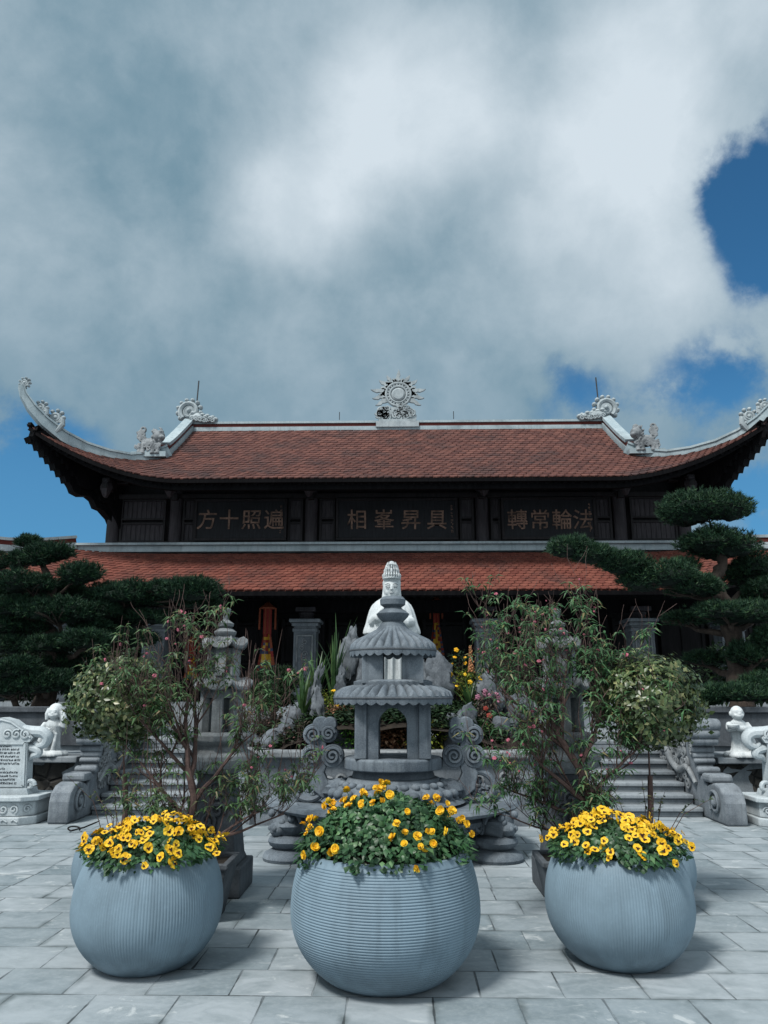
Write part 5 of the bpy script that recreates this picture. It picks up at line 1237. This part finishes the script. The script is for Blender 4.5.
# goddess of mercy
gx, gy = -.05, 12.5; G = empty('goddess_statue', (gx, gy, 1.2), 'tall white marble goddess statue with a veiled crown, behind the censer', 'statue')
m = MB(); C3 = lambda x, y, z: Vector((gx+x, gy+y, z))
def folds(k, amp): return lambda r, z, t, j: (r*(1+amp*math.sin(k*t+z*1.2)+amp*.6*math.sin((k*1.7)*t+1)), z)
m.lathe([(.34, 1.3), (.36, 1.5), (.34, 1.9), (.33, 2.2), (.34, 2.45)], 48, (gx, gy, 0), fn=folds(9, .035), sy=.72)
m.lathe([(.30, 2.50), (.46, 2.56), (.45, 2.62), (.415, 2.72), (.385, 2.84), (.355, 2.94), (.315, 3.02), (.25, 3.09), (.17, 3.15), (.13, 3.20)], 56, (gx, gy, 0), fn=folds(13, .035), sy=.66)      # cloak over the shoulders
for sx in (-1, 1):
    m.tube([C3(sx*.30, -.14, 2.74), C3(sx*.22, -.26, 2.72 if sx > 0 else 2.80), C3(sx*.11, -.30, 2.76 if sx > 0 else 2.95)], [.10, .085, .055], 12)
    m.tube([C3(sx*.125, -.02, 3.44), C3(sx*.135, .0, 3.26), C3(sx*.14, -.02, 3.12), C3(sx*.20, -.08, 2.9)], [.04, .042, .045, .045], 10)   # veil beside the face
m.blob(C3(0, -.02, 3.285), (.160, .18, .190), (20, 24)); m.blob(C3(0, -.05, 3.19), (.115, .13, .10), (14, 18)); m.tube([C3(0, 0, 3.0), C3(0, 0, 3.2)], .085, 12)
m.blob(C3(0, .04, 3.38), (.178, .17, .17), (16, 20)); m.lathe([(.17, 3.43), (.185, 3.46), (.175, 3.49), (.165, 3.55), (.16, 3.62), (.135, 3.68), (.08, 3.715), (.01, 3.72)], 28, (gx, gy, 0), fn=lambda r, z, t, j: (r*(1+.05*math.cos(9*t)), z))
m.blob(C3(0, -.185, 3.285), (.020, .03, .05), (8, 10)); m.blob(C3(0, -.20, 3.26), (.021, .022, .014), (8, 10))             # nose
for sx in (-1, 1):                                    # falling folds of the cloak
    for k in range(4):
        m.tube(smooth([C3(sx*(.10+.05*k), -.08, 3.12-.02*k), C3(sx*(.14+.052*k), -.185+.012*k*k, 2.95), C3(sx*(.14+.065*k), -.235+.012*k*k, 2.75), C3(sx*(.12+.075*k), -.265+.016*k*k, 2.57)]), smoothr([.012, .022, .026, .022]), 7)
for sx in (-1, 1):
    m.tube([C3(sx*.035, -.178, 3.345), C3(sx*.07, -.172, 3.355), C3(sx*.105, -.145, 3.335)], [.007, .008, .005], 6)           # brow
    m.blob(C3(sx*.066, -.162, 3.305), (.032, .020, .014), (8, 10)); m.blob(C3(sx*.155, -.0, 3.27), (.02, .04, .075), (8, 10)); m.blob(C3(sx*.07, -.13, 3.22), (.05, .04, .05), (8, 10))
m.blob(C3(0, -.178, 3.205), (.036, .016, .010), (8, 10)); m.blob(C3(0, -.176, 3.188), (.028, .016, .010), (8, 10)); m.blob(C3(0, -.15, 3.145), (.04, .035, .03), (8, 10))
for k in range(7): m.tube([C3(-.14+.047*k, -.17+.9*(-.14+.047*k)**2*3, 3.45), C3(-.14+.047*k, -.18+.9*(-.14+.047*k)**2*3, 3.56-.5*abs(-.14+.047*k))], [.03, .010], 6)     # crown points
for k in range(5): m.tube([C3(-.26+.13*k, -.24, 2.72), C3(-.24+.12*k, -.27, 2.3), C3(-.26+.13*k, -.25, 1.5)], [.02, .03, .035], 6)       # robe folds
m.v = [(gx+(x-gx)*(1-.15*min(1, max(0, (z-3.08)/.06))*(1-.25*0)), y, z) for x, y, z in m.v]
m.v = [(gx+(x-gx)*(1-.16*min(1, max(0, (z-3.42)/.04))), gy+(y-gy)*1.0, z) for x, y, z in m.v]
b = fuse(m.build('body', W_, G), .012, 1)
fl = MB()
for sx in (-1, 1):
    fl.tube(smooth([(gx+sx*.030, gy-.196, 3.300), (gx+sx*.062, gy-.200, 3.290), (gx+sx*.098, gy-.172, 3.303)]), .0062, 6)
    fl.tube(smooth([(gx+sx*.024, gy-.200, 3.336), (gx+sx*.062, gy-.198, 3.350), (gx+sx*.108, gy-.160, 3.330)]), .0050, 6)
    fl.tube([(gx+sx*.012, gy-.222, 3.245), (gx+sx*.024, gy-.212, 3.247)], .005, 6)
fl.tube(smooth([(gx-.034, gy-.187, 3.201), (gx, gy-.199, 3.196), (gx+.034, gy-.187, 3.201)]), .0062, 6); fl.build('face_shadow_lines', M['grey'], b)  # grey tubes stand in for shadow lines of eyes, brows, nostrils and mouth
cr = MB()
for ring, (rr_, z0, hh_, nn) in enumerate(((.178, 3.455, .10, 13), (.165, 3.54, .10, 11), (.135, 3.62, .10, 9))):
    for k in range(nn):
        a = -PI/2+(k-(nn-1)/2)*PI*1.15/(nn-1); p = Vector((gx+rr_*math.cos(a), gy-.02+rr_*math.sin(a), z0)); o = Vector((math.cos(a), math.sin(a), 0))
        cr.tube([p, p+o*.014+Vector((0, 0, hh_*.5)), p+o*.004+Vector((0, 0, hh_))], [.020, .024, .004], 6); cr.blob(p+o*.012, .014, (5, 6))
cr.blob((gx, gy-.205, 3.56), (.030, .022, .055), (8, 10)); cr.blob((gx, gy-.21, 3.625), .022, (6, 8)); cr.tube([(gx+.178*math.cos(a), gy-.02+.185*math.sin(a), 3.452) for a in [-PI+.1+i*(PI-.2)/16 for i in range(17)]], .014, 6)
cr.lathe([(.135, 3.60), (.125, 3.66), (.09, 3.71), (.045, 3.74), (.01, 3.745)], 20, (gx, gy-.01, 0)); cr.v = [(gx+(x-gx)*(.74-.22*max(0, (z-3.5)/.2)), y, z) for x, y, z in cr.v]; cr.build('crown', W_, b)
h = MB(); q = C3(-.115, -.31, 2.95)                   # raised hand: palm, thumb and four fingers
h.blob(q+Vector((0, 0, .05)), (.042, .022, .055), (8, 10))
for i, L in enumerate((.075, .088, .082, .062)): h.tube([q+Vector((-.03+.02*i, 0, .09)), q+Vector((-.032+.021*i, -.006, .09+L*.6)), q+Vector((-.033+.022*i, .002-.01*i, .09+L))], [.0115, .0105, .006], 6)
h.tube([q+Vector((.035, -.01, .04)), q+Vector((.06, -.02, .07)), q+Vector((.062, -.025, .10))], [.014, .012, .006], 6); h.build('hand', W_, b)
h = MB(); q = C3(.10, -.33, 2.76); h.blob(q, (.05, .03, .04), (8, 10)); h.lathe([(.03, -.05), (.05, -.0), (.035, .07), (.018, .10), (.028, .13), (.01, .132)], 12, tuple(q+Vector((-.02, -.04, .03))))
for i in range(4): h.tube([q+Vector((.03, -.02, .03-.02*i)), q+Vector((-.005, -.075, .03-.02*i)), q+Vector((-.05, -.07, .028-.02*i))], [.012, .011, .007], 6)
h.build('vase_hand', W_, b)
m = MB(); m.lathe([(.42, 1.0), (.46, 1.1), (.52, 1.18), (.56, 1.26), (.5, 1.3), (.36, 1.31)], 60, (gx, gy, 0), fn=lambda r, z, t, j: (r*(1+.07*abs(math.cos(8*t+j))), z)); m.build('lotus_seat', W_, G)

def child(x, y, z0, lab, kind):
    r = empty('child_statue', (x, y, z0), lab, 'statue', 'white child monk statues'); m = MB(); V = lambda a, b, c: Vector((x+a, y+b, z0+c)); s = 1 if kind == 'bald' else -1
    m.lathe([(.22, .0), (.225, .03), (.2, .065), (.17, .08)], 24, (x, y, z0), fn=lambda q, z, t, j: (q*(1+.06*math.sin(5*t)+.05*math.sin(9*t)), z), sy=.8)
    m.lathe([(.145, .06), (.118, .12), (.105, .24), (.112, .34), (.122, .42), (.10, .48), (.05, .515)], 36, (x, y, z0), fn=lambda q, z, t, j: (q*(1+.05*math.sin(7*t+z*8)), z), sy=.75)
    m.blob(V(0, -.01, .60), (.090, .092, .100), (16, 20)); m.blob(V(0, -.04, .57), (.078, .07, .062), (12, 16)); m.tube([V(0, 0, .48), V(0, 0, .55)], .05, 10)
    m.blob(V(0, -.100, .59), (.014, .016, .016), (6, 8)); m.tube([V(-.032, -.098, .562), V(0, -.110, .552), V(.032, -.098, .562)], [.006, .008, .006], 6)
    for sx in (-1, 1):
        m.blob(V(sx*.034, -.092, .612), (.017, .010, .008), (6, 8)); m.blob(V(sx*.090, 0, .59), (.018, .026, .034), (8, 10)); m.blob(V(sx*.045, -.078, .57), (.026, .022, .024), (8, 10)); m.tube([V(sx*.018, -.098, .632), V(sx*.036, -.098, .638), V(sx*.055, -.086, .630)], [.005, .006, .004], 5)
    if kind == 'bald':                                 # both arms held out to the side carrying a bowl, robe blowing back
        m.tube([V(.11, 0, .44), V(.14, -.06, .37), V(.02, -.14, .385), V(-.08, -.15, .40)], [.058, .056, .05, .036], 10); m.tube([V(-.11, 0, .44), V(-.15, -.07, .39), V(-.12, -.14, .40)], [.056, .052, .036], 10)
        m.lathe([(.03, 0), (.07, .02), (.085, .06), (.075, .065)], 16, tuple(V(-.13, -.15, .385)))
        m.tube([V(.12, 0, .34), V(.17, .0, .22), V(.21, .02, .10), V(.24, .02, .05)], [.06, .055, .06, .03], 10, sq=.6); m.tube([V(.04, -.10, .36), V(.08, -.12, .22), V(.13, -.11, .09)], [.03, .03, .03], 7)
    else:                                              # one hand lifted beside the head, long hair
        m.tube([V(.11, 0, .44), V(.165, -.04, .42), V(.16, -.06, .53), V(.135, -.05, .62)], [.056, .054, .044, .030], 10); m.tube([V(-.11, 0, .44), V(-.145, -.06, .36), V(-.04, -.13, .34), V(.03, -.14, .36)], [.056, .056, .048, .034], 10)
        m.blob(V(0, .025, .63), (.106, .10, .105), (14, 18)); 
        for sx in (-1, 1): m.tube([V(sx*.085, 0, .66), V(sx*.105, -.01, .58), V(sx*.105, -.01, .50)], [.035, .04, .03], 8)
        m.tube([V(-.12, -.04, .36), V(-.15, -.05, .22), V(-.18, -.04, .09)], [.05, .045, .05], 8, sq=.7); m.tube([V(.03, -.10, .34), V(.0, -.12, .2), V(-.04, -.12, .09)], [.03, .03, .03], 7); m.tube([V(.08, -.09, .32), V(.08, -.11, .2), V(.06, -.11, .09)], [.028, .03, .03], 7)
    b = fuse(m.build('body', W_, r), .0085, 2)
    h = MB()
    for q, up_ in (((V(.132, -.06, .64), 1), (V(.045, -.155, .365), 0)) if kind != 'bald' else ((V(-.10, -.165, .40), 0), (V(-.155, -.15, .41), 0))):
        for i in range(4):
            e = Vector((.004+.011*(i-1.5), -.004, .045-.004*abs(i-1.2))) if up_ else Vector((-.032, -.012, .012*(i-1.5)))
            o = q+(Vector((.011*(i-1.5), 0, 0)) if up_ else Vector((0, 0, .013*(i-1.5)))); h.tube([o, o+e*.6, o+e], [.0075, .007, .004], 6)
        h.tube([q+Vector((-.02, -.005, -.005)), q+Vector((-.03, -.012, .016))], [.008, .005], 6)
    h.build('hands', W_, b)
child(at(51, 757, 11.45).x, 11.45, .757, 'smiling white child statue with a lifted hand, beside the engraved stele', 'hair')
child(at(741, 757, 11.45).x+.0, 11.45, .757, 'bald white child monk statue holding a bowl, at the right edge', 'bald')

# ------------------------------------------------------------------ white steles
def stele(cx, lab, mir):
    y = 10.62; root = empty('stele', (cx, y, 0), lab, 'stele', 'white engraved steles on carved bases'); S_ = M['stele']; m = MB()
    def octo(z0, z1, hw, hd, ch): return [(cx-hw+ch, y-hd), (cx+hw-ch, y-hd), (cx+hw, y-hd+ch), (cx+hw, y+hd), (cx-hw, y+hd), (cx-hw, y-hd+ch)], z0, z1
    for z0, z1, hw, hd, ch in ((0, .10, .64, .36, .16), (.10, .285, .60, .32, .15), (.285, .345, .65, .37, .16)):
        P, a, b = octo(z0, z1, hw, hd, ch); m.prism(P, a, b, lambda u, v, d: (u, v, d))
    bs = m.build('base', S_, root, smooth=False, bevel=.012); q = MB()
    for k in range(7):
        u = cx-.40+.132*k; q.tube(spiral((u, .19), .055, .01, 1.3, lambda a, b: Vector((a, y-.325, b)), 16, start=k*1.9), .013, 5); q.tube([(u, y-.363, .05), (u+.03, y-.366, .07), (u+.08, y-.363, .04)], .010, 5)
    for sx in (-1, 1): q.tube(spiral((0, .19), .05, .01, 1.3, lambda a, b: Vector((cx+sx*(.53+a*.7), y-.25+a*.7, b)), 16), .013, 5)
    q.build('carved_relief', S_, bs)
    m = MB(); pr = lambda u, v, d: (cx+u, y+d, v); m.prism([(-.48, .345), (.48, .345), (.45, .42), (-.45, .42)], -.15, .15, pr); m.prism([(-.41, .42), (.41, .42), (.37, 1.0), (-.37, 1.0)], -.09, .09, pr)
    for sx in (-1, 1): m.tube(spiral((sx*.44, .45), .07, .015, 1.2, lambda a, b: Vector((cx+a, y-.05, b)), 16, start=0), .030, 7)
    tb = m.build('tablet', S_, root, smooth=False, bevel=.01)
    f = MB()
    for p0, p1 in (((-.37, .45), (.37, .45)), ((-.335, .985), (.335, .985)), ((-.375, .45), (-.34, .985)), ((.375, .45), (.34, .985))): f.beam(pr(*p0, -.095), pr(*p1, -.095), .02, .03)
    f.build('frame', S_, tb, smooth=False)
    # crest: arched cloud top with flaring scrolls
    c = MB(); arch = [(-.40, 1.0), (.40, 1.0), (.44, 1.06), (.36, 1.14), (.26, 1.20), (.14, 1.28), (0, 1.315), (-.14, 1.28), (-.26, 1.20), (-.36, 1.14), (-.44, 1.06)]; c.prism(arch, -.10, .10, pr)
    for sx in (-1, 1):
        c.tube(smooth([pr(sx*.26, 1.17, -.02), pr(sx*.40, 1.13, -.02), pr(sx*.53, 1.12, -.02), pr(sx*.60, 1.06, -.02), pr(sx*.58, .98, -.02), pr(sx*.50, .95, -.02), pr(sx*.44, .99, -.02)]), smoothr([.05, .075, .075, .07, .06, .045, .03]), 10, sq=1.1); c.tube(smooth([pr(sx*.36, .93, -.02), pr(sx*.48, .90, -.02), pr(sx*.50, .85, -.02), pr(sx*.43, .82, -.02), pr(sx*.38, .76, -.02)]), smoothr([.05, .06, .055, .04, .012]), 9)
        for k in range(3): c.tube(spiral((sx*(.1+.12*k), 1.10), .065, .01, 1.4, lambda a, b: Vector((cx+a, y-.105, b)), 16, start=k), .016, 5)
    c.tube([pr(u*.93, 1.0+(v-1.0)*.9, -.10) for u, v in arch[2:]], .016, 5); c.build('crest', S_, root)
    t = MB(); rows = [(.945, .18, .012)]+[(.905-.045*i, .31, .010) for i in range(5)]+[(.66, .12, .012)]+[(.615-.045*i, .29, .010) for i in range(4)]
    for zr, hw, hgt in rows:
        u = -hw+.02
        while u < hw-.02:
            wl = rg.uniform(.02, .05)
            k = u
            while k < min(u+wl, hw-.01): strokes(t, k, zr, .013, .026, lambda a, b, d: (cx+a, y-.091-d*.002, b), 4, .22); k += .016
            u += wl+.012
    t.build('engraving', M['ink'], tb, smooth=False)
stele(at(3, 770, 10.7).x, 'white engraved stele with a scrolled crest at the left edge', 1)
stele(at(793, 770, 10.7).x, 'white stele cut by the right edge of the picture', -1)

# a curled dry twig lying on the paving
q = at(0, 0, 1); tw = MB(); p = CAM+ray(82, 832)*((0-CAM.z)/ray(82, 832).z); c = Vector((p.x, p.y, .012))
tw.tube([c+Vector((-.10+.07*math.cos(t)*1.0+.0*t, .06*math.sin(t), .012+.03*math.sin(t*.7))) for t in [i*.35 for i in range(14)]]+[c+Vector((.02+.03*i, .02*i, .04+.012*i)) for i in range(6)], [.010]*18+[.008, .003], 6)
tw.leaf(c+Vector((.08, .06, .06)), Vector((1, .4, .5)), UPV, .12, .03); tag(tw.build('dry_twig', M['black'], None, origin=(c.x, c.y, 0)), 'curled dark twig lying on the paving left of the planters', 'twig')

scene.cycles.max_bounces = 5; scene.cycles.diffuse_bounces = 3; scene.cycles.glossy_bounces = 2; scene.cycles.transmission_bounces = 2
